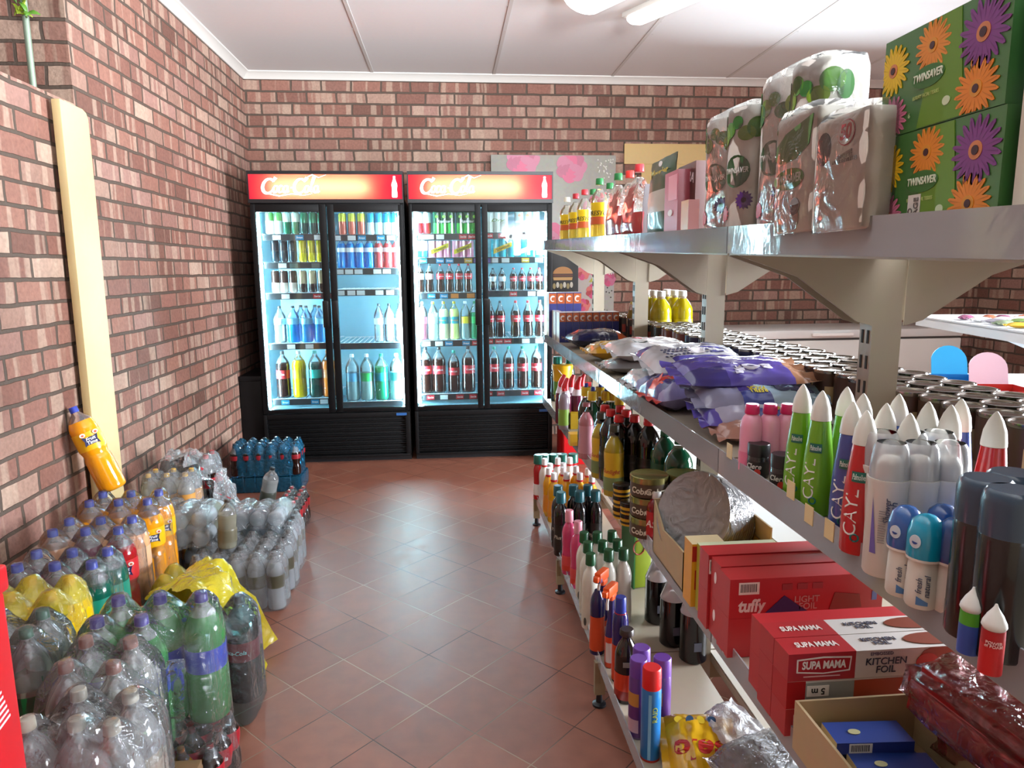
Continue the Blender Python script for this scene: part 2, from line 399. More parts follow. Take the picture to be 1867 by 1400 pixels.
# cornices and the cover strips of the ceiling boards
def cove(name, p0, p1, out):
    mb = MB(); pr = [(0, -.055), (.008, -.055), (.016, -.045), (.035, -.02), (.06, -.008), (.062, 0), (0, 0)]
    vs = []; n = len(pr)
    for p in (p0, p1):
        for a, b in pr: vs.append((p[0]+out[0]*a, p[1]+out[1]*a, ZC+b))
    mb.add(vs, [(i, (i+1) % n, n+(i+1) % n, n+i) for i in range(n)]+[tuple(range(n)), tuple(range(n, 2*n))])
    struct(name, mb, C('d9d5cd', .5))
cove('trim_1', (XL, 3.42), (XL, YB), (1, 0)); cove('trim_2', (XL, YB), (XR, YB), (0, -1)); cove('trim_3', (XR, YF), (XR, YB), (-1, 0))
for k, x in enumerate((-.58, .42, 1.42, 2.42, 3.42)):
    mb = MB().box(x-.012, x+.012, YF, YB-.06, ZC-.004, ZC)
    for j in range(9): mb.lathe([(0, .006), (.002, .004)], 6, c=(x+rnd.uniform(-.03, .03), 3.2+j*.28+rnd.uniform(-.1, .1), ZC-.0055))
    struct('trim_%d' % (4+k), mb, C('d0cdc8', .6), smooth=False)
# window in the far wall with its painted plaster surround
mb = MB()
mb.box(1.545, 3.95, YB-.014, YB, 2.39, 2.56); mb.box(1.70, W0, YB-.014, YB, 1.66, 2.39); mb.box(W1, W1+.14, YB-.014, YB, 1.66, 2.39)
mb.box(W0, W1, YB-.014, YB, WZ1, 2.39); mb.box(1.70, W1+.14, YB-.03, YB+.02, 1.64, WZ0)
struct('trim_9', mb, cream, bev=.003)
mb = MB(); fr = .035
mb.box(W0, W1, YB+.03, YB+.08, WZ0, WZ0+fr); mb.box(W0, W1, YB+.03, YB+.08, WZ1-fr, WZ1)
for x in (W0, W0+.6, W0+1.2, W1-fr): mb.box(x, x+fr, YB+.03, YB+.08, WZ0, WZ1)
win = struct('window_1', mb, C('e8e8e4', .4), bev=.003)
for x in (W0, W0+.6, W0+1.2):
    put('pane', bx(x+fr, min(x+.6, W1-fr), YB+.053, YB+.057, WZ0+fr, WZ1-fr).mesh('pane', plastic((.97, .99, 1), .02, .03), smooth=False), win, kind='structure')

# ------------------------------------------------------------------ lights
wd = bpy.data.worlds.new('sky'); SC.world = wd; wd.use_nodes = True
bg = wd.node_tree.nodes['Background']; bg.inputs[0].default_value = (.72, .86, 1, 1); bg.inputs[1].default_value = 2.2
def area(name, loc, rot, sx, sy, power, col):
    d = bpy.data.lights.new(name, 'AREA'); d.shape = 'RECTANGLE'; d.size = sx; d.size_y = sy; d.energy = power; d.color = col
    o = bpy.data.objects.new(name, d); COL.objects.link(o); o.location = loc; o.rotation_euler = rot
    return o
area('daylight_door', (XR+.12, (D0_+D1_)/2, DZ/2+.05), (0, PI/2-R(14), 0), DZ-.15, D1_-D0_-.15, 680, (.84, .91, 1)).data.spread = R(105)
area('daylight_window', ((W0+W1)/2, YB+.14, (WZ0+WZ1)/2), (-PI/2, 0, 0), W1-W0-.1, WZ1-WZ0-.08, 130, (.85, .93, 1))

area('ceiling_fill', (1.8, YF-.06, 2.05), (PI/2+R(22), 0, R(16)), 1.6, .8, 170, (.88, .94, 1)).data.spread = R(56)  # added fill at an unseen opening behind the camera, tilted up to brighten the ceiling
def ceiling_lamp(x, y, rz, label, ln=1.22, w=.15):
    t = thing('ceiling_light', label, 'light', (x, y, ZC), (0, 0, rz), 'fluorescent lamps on the ceiling')
    put('housing', bx(-ln/2, ln/2, -w/2-.01, w/2+.01, -.03, 0).mesh('housing', C('dcdcd8', .4), bev=.005), t)
    prof = [(-ln/2+.01, .001), (-ln/2+.012, w*.35), (-ln/2+.05, w/2), (ln/2-.05, w/2), (ln/2-.012, w*.35), (ln/2-.01, .001)]
    d = MB().lathe(prof, 20, M=Matrix.Translation((0, 0, -.035)) @ Matrix.Rotation(PI/2, 4, 'Y') @ Matrix.Diagonal((.5, 1, 1, 1)))
    put('diffuser', d.mesh('diffuser', emit((1, .95, .88), LAMP)), t)
LAMP = 5
ang = math.atan2(-.424, .228)
ceiling_lamp(1.16+.34, 4.80-.6, ang, 'elongated glowing fluorescent lamp, its whole end in view, beside a ceiling seam')
ceiling_lamp(.80+.30, 4.48-.56, ang, 'wide glowing fluorescent lamp cut by the top edge, over the shelf end', w=.30)

# ------------------------------------------------------------------ things on the brick walls
t = thing('wooden_plank', 'cream painted wooden plank leaning upright against the brick wall', 'plank', (XL+.02, 3.30, 0), (0, 0, 0))
mb = MB(); pts = [(-.115, .0), (.115, 0), (.115, 2.17), (.10, 2.195), (.07, 2.205), (-.115, 2.205)]
M_ = Matrix(((0, 0, 1, 0), (1, 0, 0, 0), (0, 1, 0, 0), (0, 0, 0, 1)))
mb.poly([(a, b) for a, b in pts], 0, .035, 0, M_)
t.data = None
pl = put('board', mb.mesh('board', C('dcc48e', .5, var=.08), bev=.004), t, (0, -.02, 0), (0, 0, 0))
t.rotation_euler = (R(-.6), 0, 0)
t = thing('metal_pole', 'thin grey-green pole standing on the brick ledge beside the recess', 'pole', (XL-.10, 3.30, 2.235))
put('pole', MB().lathe([(0, .013), (.86, .013)], 12).mesh('pole', C('8b9a86', .4, .3)), t)
put('foot', MB().lathe([(0, .02), (.015, .018)], 12).mesh('foot', C('d6d6cc', .5)), t)
t = thing('hanging_plant', 'leafy yellow-green plant trailing round the thin pole in the recess', 'plant', (XL-.09, 3.28, 2.55))
mb = MB(); st = MB()
for k in range(11):
    p = Vector((rnd.uniform(-.02, .03), rnd.uniform(-.03, .02), rnd.uniform(.0, .24)))
    e = Euler((rnd.uniform(-1, 1), rnd.uniform(-1, 1), rnd.uniform(0, 6.3)))
    for q in range(3):
        Mx = Matrix.Translation(p) @ e.to_matrix().to_4x4() @ Matrix.Rotation(q*2.1, 4, 'Z')
        mb.grid(5, 3, lambda i, j: (.046*i, (.013*math.sin(PI*min(1, i*.95+.05)))*(2*j-1), .018*math.sin(i*2.5)-.004*abs(2*j-1)), k % 2, Mx)
st.tube([(0, 0, .5), (.01, -.01, .3), (-.01, 0, .12), (.01, -.01, -.01)], .004, 6)
put('leaves', mb.mesh('leaves', [C('4e7a1e', .5), C('93a52a', .5)]), t); put('stem', st.mesh('stem', C('58702a', .6)), t)

def rose(parent, x, z, r, col, col2, y, zmax=2.455):
    """a printed rose: overlapping petal outlines"""
    mb = MB()
    for ring, (n, q, pr_) in enumerate(((7, .62, .46), (6, .42, .36), (5, .22, .26), (1, 0, .16))):
        for k in range(n):
            a = 2*PI*k/n+ring*.5; cx, cz = x+r*q*math.cos(a), z+r*q*math.sin(a)
            pts = [(cx+r*pr_*math.cos(b)*(1+.08*math.sin(3*b+k)), min(zmax, cz+r*pr_*math.sin(b))) for b in [2*PI*i/14 for i in range(14)]]
            d = .0006*(ring*8+k+1)*.4
            mb.poly(pts, d-.0003, d, (ring+k) % 3, Matrix(((1, 0, 0, 0), (0, 0, -1, y), (0, 1, 0, 0), (0, 0, 0, 1))))
    return put('printed_rose', mb.mesh('printed_rose', [C(col, .35), C(col2, .35), C('c4486e', .35)], smooth=False), parent)
t = thing('wall_panel', 'white embossed panel with big pink roses on the brick wall above the fridge', 'panel')
put('sheet', bx(.385, 1.468, YB-.03, YB-.014, 1.08, 2.46).mesh('sheet', C('a5a297', .3, var=.25), bev=.006), t)
for x, z, r in ((.66, 2.42, .14), (1.08, 2.36, .13), (.95, 1.75, .14), (1.42, 1.40, .06), (1.30, 2.0, .12)): rose(t, x, z, r*.98, 'b8627c', 'aa4a68', YB-.031)
mb = MB()
for k in range(150):
    x, z = rnd.uniform(1.30, 1.45), rnd.uniform(1.1, 2.44)
    mb.lathe([(0, .007), (.003, .006), (.005, .002)], 6, mi=1 if z < 1.42 else 0, M=Matrix.Translation((x, YB-.03, z)) @ Matrix.Rotation(PI/2, 4, 'X'))
put('raised_dots', mb.mesh('raised_dots', [C('dedcd2', .2), C('4a4440', .4)]), t)
t = thing('floral_sheet', 'red and white floral patterned sheet behind the stacked blue boxes', 'panel')  # a printed panel sheet, not a hung picture
mb = MB().box(1.11, 1.31, YB-.12, YB-.108, 1.02, 1.56)
put('sheet', mb.mesh('sheet', C('b9aba2', .4, var=.2), bev=.004), t)
for x, z, r in ((1.17, 1.46, .06), (1.26, 1.30, .06), (1.18, 1.18, .055), (1.26, 1.48, .04)): rose(t, x, z, r, 'c96a62', 'a83a3e', YB-.121)
put('printed_leaf', MB().poly([(1.22, 1.38), (1.26, 1.43), (1.30, 1.42), (1.27, 1.38)], 0, .001, 0, Matrix(((1, 0, 0, 0), (0, 0, -1, YB-.121), (0, 1, 0, 0), (0, 0, 0, 1)))).mesh('printed_leaf', C('a8a23c', .5)), t)
t = thing('food_poster', 'black poster with a burger picture hanging beside the drinks fridge', 'poster')  # a printed poster sheet
YP = 6.05
put('sheet', bx(.86, 1.12, YP, YP+.02, 1.12, 1.66).mesh('sheet', C('17130f', .35), bev=.003), t)
def flat(parent, name, pts, y, col):
    return put(name, MB().poly(pts, 0, .0012, 0, Matrix(((1, 0, 0, 0), (0, 0, -1, y), (0, 1, 0, 0), (0, 0, 0, 1)))).mesh(name, C(col, .4), smooth=False), parent)
def ell(x, z, a, b, n=18, lo=0, hi=2*PI): return [(x+a*math.cos(lo+(hi-lo)*i/n), z+b*math.sin(lo+(hi-lo)*i/n)) for i in range(n)]
flat(t, 'printed_bun', ell(.985, 1.455, .085, .06, 18, 0, PI)+[(.90, 1.455)], YP-.0005, 'a8743e')
flat(t, 'printed_patty', [(.90, 1.43), (1.07, 1.43), (1.07, 1.45), (.90, 1.45)], YP-.0005, '5a2f1c')
flat(t, 'printed_bread', [(.905, 1.40), (1.065, 1.40), (1.07, 1.425), (.90, 1.425)], YP-.0005, 'b58a52')
for k in range(6): flat(t, 'printed_chip', ell(.91+.03*k, 1.35+.01*(k % 2), .013, .025), YP-.0005, 'b9b0a0' if k % 2 else '8d7c50')
# ------------------------------------------------------------------ drinks fridges
FY = 5.46
black = C('050506', .45, spec=.3); liner_m = C('8db8c6', .45); rail = C('22262a', .4); tagw = C('eef0f0', .4)
red_panel = None
def sign_mat():
    m, nt, o = newmat('red_sign_acrylic')
    t = N(nt, 'BsdfTranslucent'); t.inputs[0].default_value = (1, .22, .12, 1)
    g = N(nt, 'BsdfPrincipled', Roughness=.2); g.inputs['Base Color'].default_value = (.6, .01, .03, 1)
    mx = N(nt, 'MixShader', Fac=.3); L(nt, t, 0, mx, 1); L(nt, g, 0, mx, 2)
    e = N(nt, 'Emission', Strength=.55); e.inputs[0].default_value = (1, .015, .085, 1)
    ad = N(nt, 'AddShader'); L(nt, mx, 0, ad, 0); L(nt, e, 0, ad, 1); L(nt, ad, 0, o, 0)
    return m
sign_m = sign_mat(); sign_white = emit((1, .97, .92), 3.2)
def script_logo():
    """flowing white script letters as brush strokes in the XY plane"""
    mb = MB()
    def stroke(pts, w0, w1=None):
        n = len(pts); L_ = []; R_ = []
        for i, p in enumerate(pts):
            a = pts[max(i-1, 0)]; b = pts[min(i+1, n-1)]; dx, dy = b[0]-a[0], b[1]-a[1]; d = math.hypot(dx, dy) or 1
            t = i/(n-1); w = (w0+((w1 if w1 is not None else w0)-w0)*t)*(.55+.45*math.sin(PI*min(1, max(0, t*.9+.05))))
            w *= 1+.7*abs(dy/d)
            L_.append((p[0]-dy/d*w/2, p[1]+dx/d*w/2, 0)); R_.append((p[0]+dy/d*w/2, p[1]-dx/d*w/2, 0))
        vs = L_+R_; vs = [(x+.28*y, y, z) for x, y, z in vs]
        mb.add(vs, [(i, n+i, n+i+1, i+1) for i in range(n-1)])
    def arc(cx, cy, rx, ry, a0, a1, n=22): return [(cx+rx*math.cos(R(a0+(a1-a0)*i/n)), cy+ry*math.sin(R(a0+(a1-a0)*i/n))) for i in range(n+1)]
    def bigc(x): stroke(arc(x, .055, .065, .062, 40, 330), .022); stroke([(x+.05, .095), (x+.075, .125), (x+.055, .13), (x+.04, .10)], .016)
    def o(x): stroke(arc(x, .03, .024, .029, 90, 450), .016)
    bigc(.0); o(.085)
    stroke(arc(.145, .03, .024, .029, 50, 320), .016); o(.2); stroke([(.222, .058), (.222, .02), (.232, .003), (.248, .01)], .016)
    stroke([(.255, .042), (.29, .042)], .018)
    bigc(.36); o(.445); stroke([(.475, .015), (.505, .09), (.515, .13), (.50, .135), (.492, .08), (.492, .01), (.515, .004)], .016)
    o(.55); stroke([(.572, .058), (.572, .02), (.585, .003), (.60, .012)], .016)
    stroke([(.02, -.012), (.14, -.03), (.28, -.012), (.42, -.025), (.52, -.01)], .014, .004)
    stroke([(.40, .12), (.48, .155), (.56, .13), (.64, .155)], .012, .004)
    return mb
LOGO = script_logo()
LOGO_ME = MB().add(LOGO.v, LOGO.f).mesh('lettering', sign_white, smooth=False)
emb = MB(); pr = [(0, .75), (.04, .95), (.14, 1), (.3, .88), (.4, .85), (.55, 1), (.65, .95), (.78, .55), (.9, .36), (.93, .42), (1, .40)]
EMB_ME = emb.poly([(.021*r, .155*z) for z, r in pr]+[(-.021*r, .155*z) for z, r in pr[::-1]], 0, .001).mesh('bottle_emblem', sign_white, smooth=False)

def fridge(x0, x1, label, zl, zr, gl):
    w = x1-x0; t = thing('drinks_fridge', label, 'fridge', (0, FY, 0), (0, 0, 0), 'double-door drinks fridges')
    p = lambda n, mb, m, par=t, **k: put(n, mb.mesh(n, m, **k), par)
    D = .70
    mb = MB(); mb.box(x0, x0+.03, .045, D, .04, 2.03); mb.box(x1-.03, x1, .045, D, .04, 2.03)
    mb.box(x0+.03, x1-.03, D-.03, D, .04, 2.03); mb.box(x0+.03, x1-.03, .045, D-.03, .04, .42); mb.box(x0+.03, x1-.03, .045, D-.03, 1.975, 2.03)
    p('cabinet', mb, black, bev=.004)
    mb = MB(); a, b = x0+.031, x1-.031
    mb.box(a, a+.006, .05, D-.04, .42, 1.974); mb.box(b-.006, b, .05, D-.04, .42, 1.974)
    mb.box(a+.006, b-.006, D-.045, D-.035, .42, 1.974); mb.box(a+.006, b-.006, .05, D-.045, .421, .428); mb.box(a+.006, b-.006, .05, D-.045, 1.966, 1.973)
    p('liner', mb, liner_m, smooth=False)
    mb = MB(); mb.box(x0+.005, x1-.005, .06, D-.1, .0, .04); p('plinth', mb, C('151517', .5))
    # header
    mb = MB(); mb.box(x0, x1, 0, .02, 2.20, 2.225); mb.box(x0, x1, .0, .02, 1.995, 2.022); mb.box(x0, x0+.008, 0, .02, 2.022, 2.20); mb.box(x1-.008, x1, 0, .02, 2.022, 2.20)
    mb.box(x0, x1, .02, .16, 2.205, 2.225); mb.box(x0, x1, .15, .16, 2.02, 2.205); mb.box(x0, x0+.006, .02, .15, 2.02, 2.205); mb.box(x1-.006, x1, .02, .15, 2.02, 2.205); mb.box(x0, x1, .02, .16, 2.0, 2.02)
    hd = p('sign_box', mb, C('141416', .35))
    sg = p('sign_panel', MB().add([(x0+.008, .008, 2.022), (x1-.008, .008, 2.022), (x1-.008, .008, 2.20), (x0+.008, .008, 2.20)], [(0, 1, 2, 3)]), sign_m, hd, smooth=False)
    put('tube_lamp', MB().lathe([(0, .012), (w*.62, .012)], 12).mesh('tube_lamp', emit((1, .88, .7), 60)), hd, (x0+w*.15, .075, 2.11), (0, PI/2, 0))
    put('lettering', LOGO_ME, hd, (x0+w*.125, .0045, 2.07), (PI/2, 0, 0)).scale = (.62*w/1.12, .82, 1)
    put('bottle_emblem', EMB_ME, hd, (x1-.065, .0050, 2.034), (PI/2, 0, 0)).scale = (1, 1.0, 1)
    # grille
    mb = MB(); mb.box(x0+.01, x1-.01, .035, .045, .05, .40)
    for k in range(8):
        z = .075+k*.036; mb.box(x0+.03, x1-.04, .012, .036, z, z+.006); mb.box(x0+.03, x1-.04, .026, .036, z+.006, z+.022)
    mb.box(x0+.01, x1-.01, .0, .04, .048, .062); mb.box(x0+.005, x0+.03, .005, .04, .06, .40); mb.box(x1-.04, x1-.005, .005, .04, .06, .40); mb.box(x0+.03, x1-.04, .005, .04, .365, .40)
    gr = p('grille', mb, C('060607', .5, spec=.3), bev=.002)
    put('badge', bx(x1-.11, x1-.03, .0, .005, .372, .392).mesh('badge', C('2f5f9a', .4)), gr)
    # light strips behind the door edges
    for s, x in ((0, x0+.045), (1, x1-.045)):
        mb = MB()
        for k in range(38): mb.lathe([(0, .011), (.028, .011)], 8, c=(0, 0, .46+k*.038))
        mb.box(-.006, .006, .004, .012, .45, 1.93)
        p('light_strip', mb, emit((.60, .91, 1), 230)).location = (x, .068, 0)
    # doors
    for s, (g0, g1) in enumerate(gl):
        d0, d1 = ((x0+.008, (gl[0][1]+gl[1][0])/2-.004) if s == 0 else ((gl[0][1]+gl[1][0])/2+.004, x1-.008))
        mb = MB(); mb.box(d0, g0, 0, .04, .41, 1.985); mb.box(g1, d1, 0, .04, .41, 1.985); mb.box(g0, g1, 0, .04, .41, .44); mb.box(g0, g1, 0, .04, 1.93, 1.985)
        dr = p('door', mb, black, bev=.004)
        put('glass', bx(g0, g1, .016, .022, .44, 1.93).mesh('glass', plastic((.94, .98, .99), .012, .03), smooth=False), dr)
        hx = d1-.030 if s == 0 else d0+.030
        h = MB(); h.box(hx-.024, hx+.024, -.035, -.003, 1.07, 1.275)
        put('handle', h.mesh('handle', C('09090a', .3), bev=.01), dr)
    # shelves with their price rails
    for s, zz in enumerate((zl, zr)):
        sx0 = x0+.06 if s == 0 else (gl[0][1]+gl[1][0])/2+.004; sx1 = (gl[0][1]+gl[1][0])/2-.004 if s == 0 else x1-.06
        for k, z in enumerate(zz):
            mb = MB(); mb.box(sx0, sx1, .10, .108, z-.005, z+.003)
            for q in range(13): x = sx0+(sx1-sx0)*(q+.5)/13; mb.box(x-.002, x+.002, .108, D-.05, z-.003, z+.003)
            mb.box(sx0, sx1, D-.06, D-.05, z-.005, z+.003)
            sh = p('shelf', mb, C('d8dcde', .4), smooth=False)
            ra = p('price_rail', bx(sx0+.005, sx1-.005, .088, .094, z-.046, z+.002), rail if not (s == 1 and zl[0] < 1.765 and k > 3) else C('dfe3e4', .4), sh, smooth=False)
            tags = TAGS.get((zl[0], s, k), [])
            for fr, c in tags:
                x = sx0+(sx1-sx0)*fr
                tg = put('price_tag', bx(x-.030, x+.030, .0845, .0875, z-.041, z-.006).mesh('price_tag', C(c, .4)), ra)
                if c in ('c81e2c', '1f8fc0', 'e0b23a'):
                    put('lettering', tmesh('Coca-Cola' if c == 'c81e2c' else ('Bonaqua' if c == '1f8fc0' else 'Schweppes'), .02, C('f4f4f0', .5), .3, .02, width=.046), tg, (x, .084, z-.0235), (PI/2, 0, 0))
    return t
w_, r_, b_, y_, g_ = 'eef0f0', 'c81e2c', '1f8fc0', 'e0b23a', '5a6a66'
Z1L = [1.772, 1.562, 1.329, .942, .505]; Z1R = [1.766, 1.512, 1.351, .936, .470]
Z2L = [1.771, 1.590, 1.319, .946, .516]; Z2R = [1.778, 1.590, 1.329, .956, .535]
TAGS = {(1.772, 0, 0): [(.22, w_), (.56, b_), (.84, w_)], (1.772, 0, 1): [(.28, w_), (.45, g_), (.78, g_), (.93, g_)], (1.772, 0, 2): [(.3, w_), (.78, r_), (.93, r_)],
        (1.772, 0, 3): [(.34, w_), (.62, w_)], (1.772, 0, 4): [(.2, b_), (.66, b_), (.8, w_), (.94, w_)],
        (1.772, 1, 0): [(.1, w_), (.32, w_), (.47, b_), (.75, b_), (.9, w_)], (1.772, 1, 1): [(.12, w_), (.26, w_), (.4, w_), (.68, w_), (.82, w_)], (1.772, 1, 2): [(.12, w_), (.28, w_), (.42, w_), (.7, w_), (.86, w_)],
        (1.771, 0, 0): [(.08, w_), (.2, w_), (.36, w_), (.72, r_), (.86, r_)], (1.771, 0, 1): [(.08, b_), (.35, b_), (.5, b_), (.8, y_), (.95, '7a6ab0')],
        (1.771, 0, 2): [(.2, b_), (.4, b_), (.57, 'e08a3a'), (.83, 'e08a3a'), (.97, b_)], (1.771, 0, 3): [(.1, w_), (.3, w_), (.46, b_), (.74, b_), (.9, r_)], (1.771, 0, 4): [(.14, r_), (.36, w_), (.62, r_), (.84, r_)],
        (1.771, 1, 0): [(.12, r_), (.33, r_), (.86, w_)], (1.771, 1, 1): [(.1, '7a6ab0'), (.2, w_), (.38, w_), (.7, y_), (.92, '9fd8e0')], (1.771, 1, 2): [(.5, r_), (.8, w_), (.95, w_)],
        (1.771, 1, 3): [(.1, r_), (.26, r_), (.4, r_), (.7, w_), (.92, w_)], (1.771, 1, 4): [(.08, r_), (.28, r_), (.68, r_), (.9, r_)]}
G1 = ((-1.405, -.945), (-.838, -.36)); G2 = ((-.258, .214), (.309, .765))
fridge(-1.45, -.318, 'black double-door drinks fridge with an empty shelf behind its second door', Z1L, Z1R, G1)
fridge(-.288, .812, 'black double-door drinks fridge full of cola, beside the shelving end', Z2L, Z2R, G2)

# ---- what stands in the fridges
def row(g, z, items, shelf, y=.165):
    """items: (share of the door width, spec, name, category, words, group)"""
    n = {}
    for it in items: n[it[4]] = n.get(it[4], 0)+1
    c = {}
    for fr, spec, nm, cat, words, grp in items:
        c[words] = c.get(words, 0)+1
        lab = words+' '+shelf if n[words] == 1 else ORD[c[words]-1]+' '+words+' '+shelf
        spawn(nm, lab, cat, spec, (g[0]+(g[1]-g[0])*fr, FY+y, z+.004), rz=rnd.uniform(-.5, .5), group=grp)
coke = '1c0a06'
def pet(h, r, drink, cap, label, **k): return bottle('pet', h, r, drink, cap, label, **k)
clear_l = plastic((.93, .97, .98), .16, .06)
lw = 'Coca-Cola'
cA = can(.165, .031, 'e6e9e4', '5e9a4e', .6); cB = can(.165, .031, 'e9e6e0', 'c8452e', .35); cC = can(.165, .031, '0f6b4a', 'd8e0d0', .55); cD = can(.165, .031, '10483f', '1c7a55', .5)
cE = can(.17, .031, '1d2a33', '141a20'); cY = can(.17, .031, 'd9c50f', 'b6a00e', .4); cF = can(.17, .031, 'cdbdb2', '3c2620', .45); cG = can(.17, .031, '1e1512', 'a89878', .4)
cH = can(.165, .030, 'd06a58', 'd9cd4a', .6); cI = can(.165, .030, 'd7ecf2', '2f9cc4', .55); cJ = can(.165, .031, 'c8252c', 'e8e2df', .5); cK = can(.13, .03, '2a8fc4', 'd8e8ee', .4)
A = 'in wall-side fridge, first door'; B = 'in wall-side fridge, second door'
A2 = 'in cola fridge, first door'; B2 = 'in cola fridge, second door'
cg = 'cans in the fridges'; bgp = 'bottles in the fridges'
def cs(fr, s, w): return (fr, s, 'drink_can', 'can', w, cg)
def bs(fr, s, w): return (fr, s, 'drink_bottle', 'bottle', w, bgp)
row(G1[0], Z1L[0], [cs(.13, cA, 'white can'), cs(.27, cA, 'white can'), cs(.41, cC, 'green can'), cs(.55, cC, 'green can'), cs(.69, cD, 'dark green can'), cs(.83, cD, 'dark green can'), cs(.965, cD, 'dark green can')], 'on top shelf '+A)
row(G1[0], Z1L[1], [cs(.19, cE, 'black can'), cs(.33, cE, 'black can'), cs(.48, cE, 'black can'), cs(.645, cY, 'yellow can'), cs(.785, cY, 'yellow can'), cs(.925, cY, 'yellow can')], 'on second shelf '+A)
row(G1[0], Z1L[2], [cs(.17, cF, 'pale can'), cs(.31, cF, 'pale can'), cs(.46, cF, 'pale can'), cs(.62, cG, 'dark can'), cs(.78, cG, 'dark can'), cs(.93, cG, 'dark can')], 'on third shelf '+A)
bw = bottle('water', .285, .045, liquid('0a95d6', .45), '3a3f44', '7ec4e0', lab=(.5, .66), fill=.62, top=plastic((.5, .8, .95), .15))
bw2 = bottle('water', .285, .045, clear_l, '3a3f44', 'd8eef4', lab=(.5, .66), fill=.7)
row(G1[0], Z1L[3], [bs(.2, bw2, 'clear water bottle'), bs(.42, bw, 'blue water bottle'), bs(.64, bw, 'blue water bottle'), bs(.86, bw, 'blue water bottle')], 'on fourth shelf '+A)
row(G1[0], Z1L[3], [bs(.5, bw, 'rear blue water bottle'), bs(.74, bw, 'rear blue water bottle')], 'on fourth shelf '+A, .29)
two_c = pet(.37, .054, coke, '2a2a2e', 'b92a33', word=lw, fill=.74)
two_y = pet(.37, .054, 'e8c50a', 'e8e8e0', 'd8b818', fill=.8); two_t = pet(.37, .054, liquid('0d4a44', .25), '2a8f86', '18a69a', fill=.74); two_o = pet(.37, .054, 'e07a26', 'e07a26', 'd88a50', fill=.78)
row(G1[0], Z1L[4], [bs(.20, two_c, 'cola bottle with red label'), bs(.47, two_y, 'yellow drink bottle'), bs(.745, two_t, 'dark teal drink bottle'), bs(.965, two_o, 'orange drink bottle')], 'on bottom shelf '+A)
row(G1[1], Z1R[0], [cs(.08, cH, 'red and yellow can'), cs(.23, cH, 'red and yellow can'), cs(.38, cH, 'red and yellow can'), cs(.53, cI, 'pale blue can'), cs(.66, cI, 'pale blue can'), cs(.79, cI, 'pale blue can'), cs(.92, cI, 'pale blue can')], 'on top shelf '+B)
sb = bottle('water', .235, .036, liquid('0a8fe0', .35), '262a30', 'e6eef2', lab=(.52, .66), fill=.8, top=plastic((.6, .85, .95), .15)); sr = bottle('water', .235, .036, liquid('c8464a', .35), '262a30', 'd8babc', lab=(.52, .66), fill=.8)
row(G1[1], Z1R[1], [bs(.05, sb, 'bright blue sports drink'), bs(.19, sb, 'bright blue sports drink'), bs(.34, sb, 'bright blue sports drink'), bs(.49, sb, 'bright blue sports drink'), bs(.64, sr, 'pale red sports drink'), bs(.79, sr, 'pale red sports drink'), bs(.93, sr, 'pale red sports drink')], 'on second shelf '+B)
cw = bottle('water', .30, .038, clear_l, '2c3a44', 'e8f0f2', lab=(.46, .62), fill=.8)
row(G1[1], Z1R[3], [bs(.60, cw, 'clear water bottle'), bs(.77, cw, 'clear water bottle'), bs(.94, cw, 'clear water bottle')], 'on fourth shelf '+B)
l1 = pet(.37, .054, liquid('9fb8bc', .5), 'd8dde0', '4a86a8', fill=.55); l2 = pet(.37, .054, liquid('a8c4c0', .5), 'e0e4e4', '1e9a50', fill=.6); l3 = pet(.37, .054, liquid('22a070', .4), '2a9a80', '1a8aa0', fill=.72); l4 = pet(.37, .054, liquid('b8d4d4', .5), 'e4e8e8', '3ab0a8', fill=.6)
row(G1[1], Z1R[4], [bs(.13, l1, 'clear drink bottle with blue label'), bs(.37, l2, 'clear drink bottle with green label'), bs(.61, l3, 'green drink bottle'), bs(.86, l4, 'clear drink bottle with teal label')], 'on bottom shelf '+B)

def multipack(x, z, w, h, c1, c2, split, words, emblem=None, word=None, wc='f0f0ec', n=3, diag=None):
    t = thing('can_multipack', words, 'multipack', (x, FY+.13, z+.004), group='shrink-wrapped can packs in the fridge')
    pts = []
    for k in range(n):
        for i in range(7):
            a = PI+PI*i/6; pts.append((-w/2+w/n*(k+.5)+w/n/2*math.cos(a), w/n/2*.45*math.sin(a)))
    pts += [(w/2, .06), (-w/2, .06)]
    mb = MB().poly(pts, 0, h*split, 0); mb.poly(pts, h*split+1e-5, h, 1)
    sl = put('sleeve', mb.mesh('sleeve', [C(c1, .2, coat=.6), C(c2, .2, coat=.6)], smooth=False), t)
    if emblem:
        for k in range(n): put('emblem', MB().poly(ell(0, 0, .012, .012, 14), 0, .001).mesh('emblem', C(emblem, .4)), sl, (-w/2+w/n*(k+.5), -w/n/2*.45-.0015, h*.78), (PI/2, 0, 0))
    if diag: put('band', MB().poly([(-w*.4, -h*.35), (-w*.4, -h*.08), (w*.4, h*.36), (w*.4, h*.08)], 0, .001).mesh('band', C(diag, .4)), sl, (0, -w/n/2*.45-.002, h*.52), (PI/2, 0, 0))
    if word: put('lettering', tmesh(word, .03, C(wc, .5), .3, .015, width=w*.62), sl, (0, -w/n/2*.45-.0045, h*(.52 if diag else .56)), (PI/2, math.atan2(h*.44, w*.8)*-1 if diag else 0, 0))
def gx(g, f): return g[0]+(g[1]-g[0])*f
row(G2[0], Z2L[0], [cs(.08, cJ, 'red and white can'), cs(.22, cJ, 'red and white can')], 'on top shelf '+A2)
multipack(gx(G2[0], .50), Z2L[0], .165, .163, '3fae4c', '0f4a33', .48, 'green can pack with script lettering beside the red cans in cola fridge', '8fd24e', 'Appletiser')
multipack(gx(G2[0], .88), Z2L[0], .165, .163, '3fae4c', '0f4a33', .48, 'green can pack with script lettering, next to the door edge in cola fridge', '8fd24e', 'Appletiser')
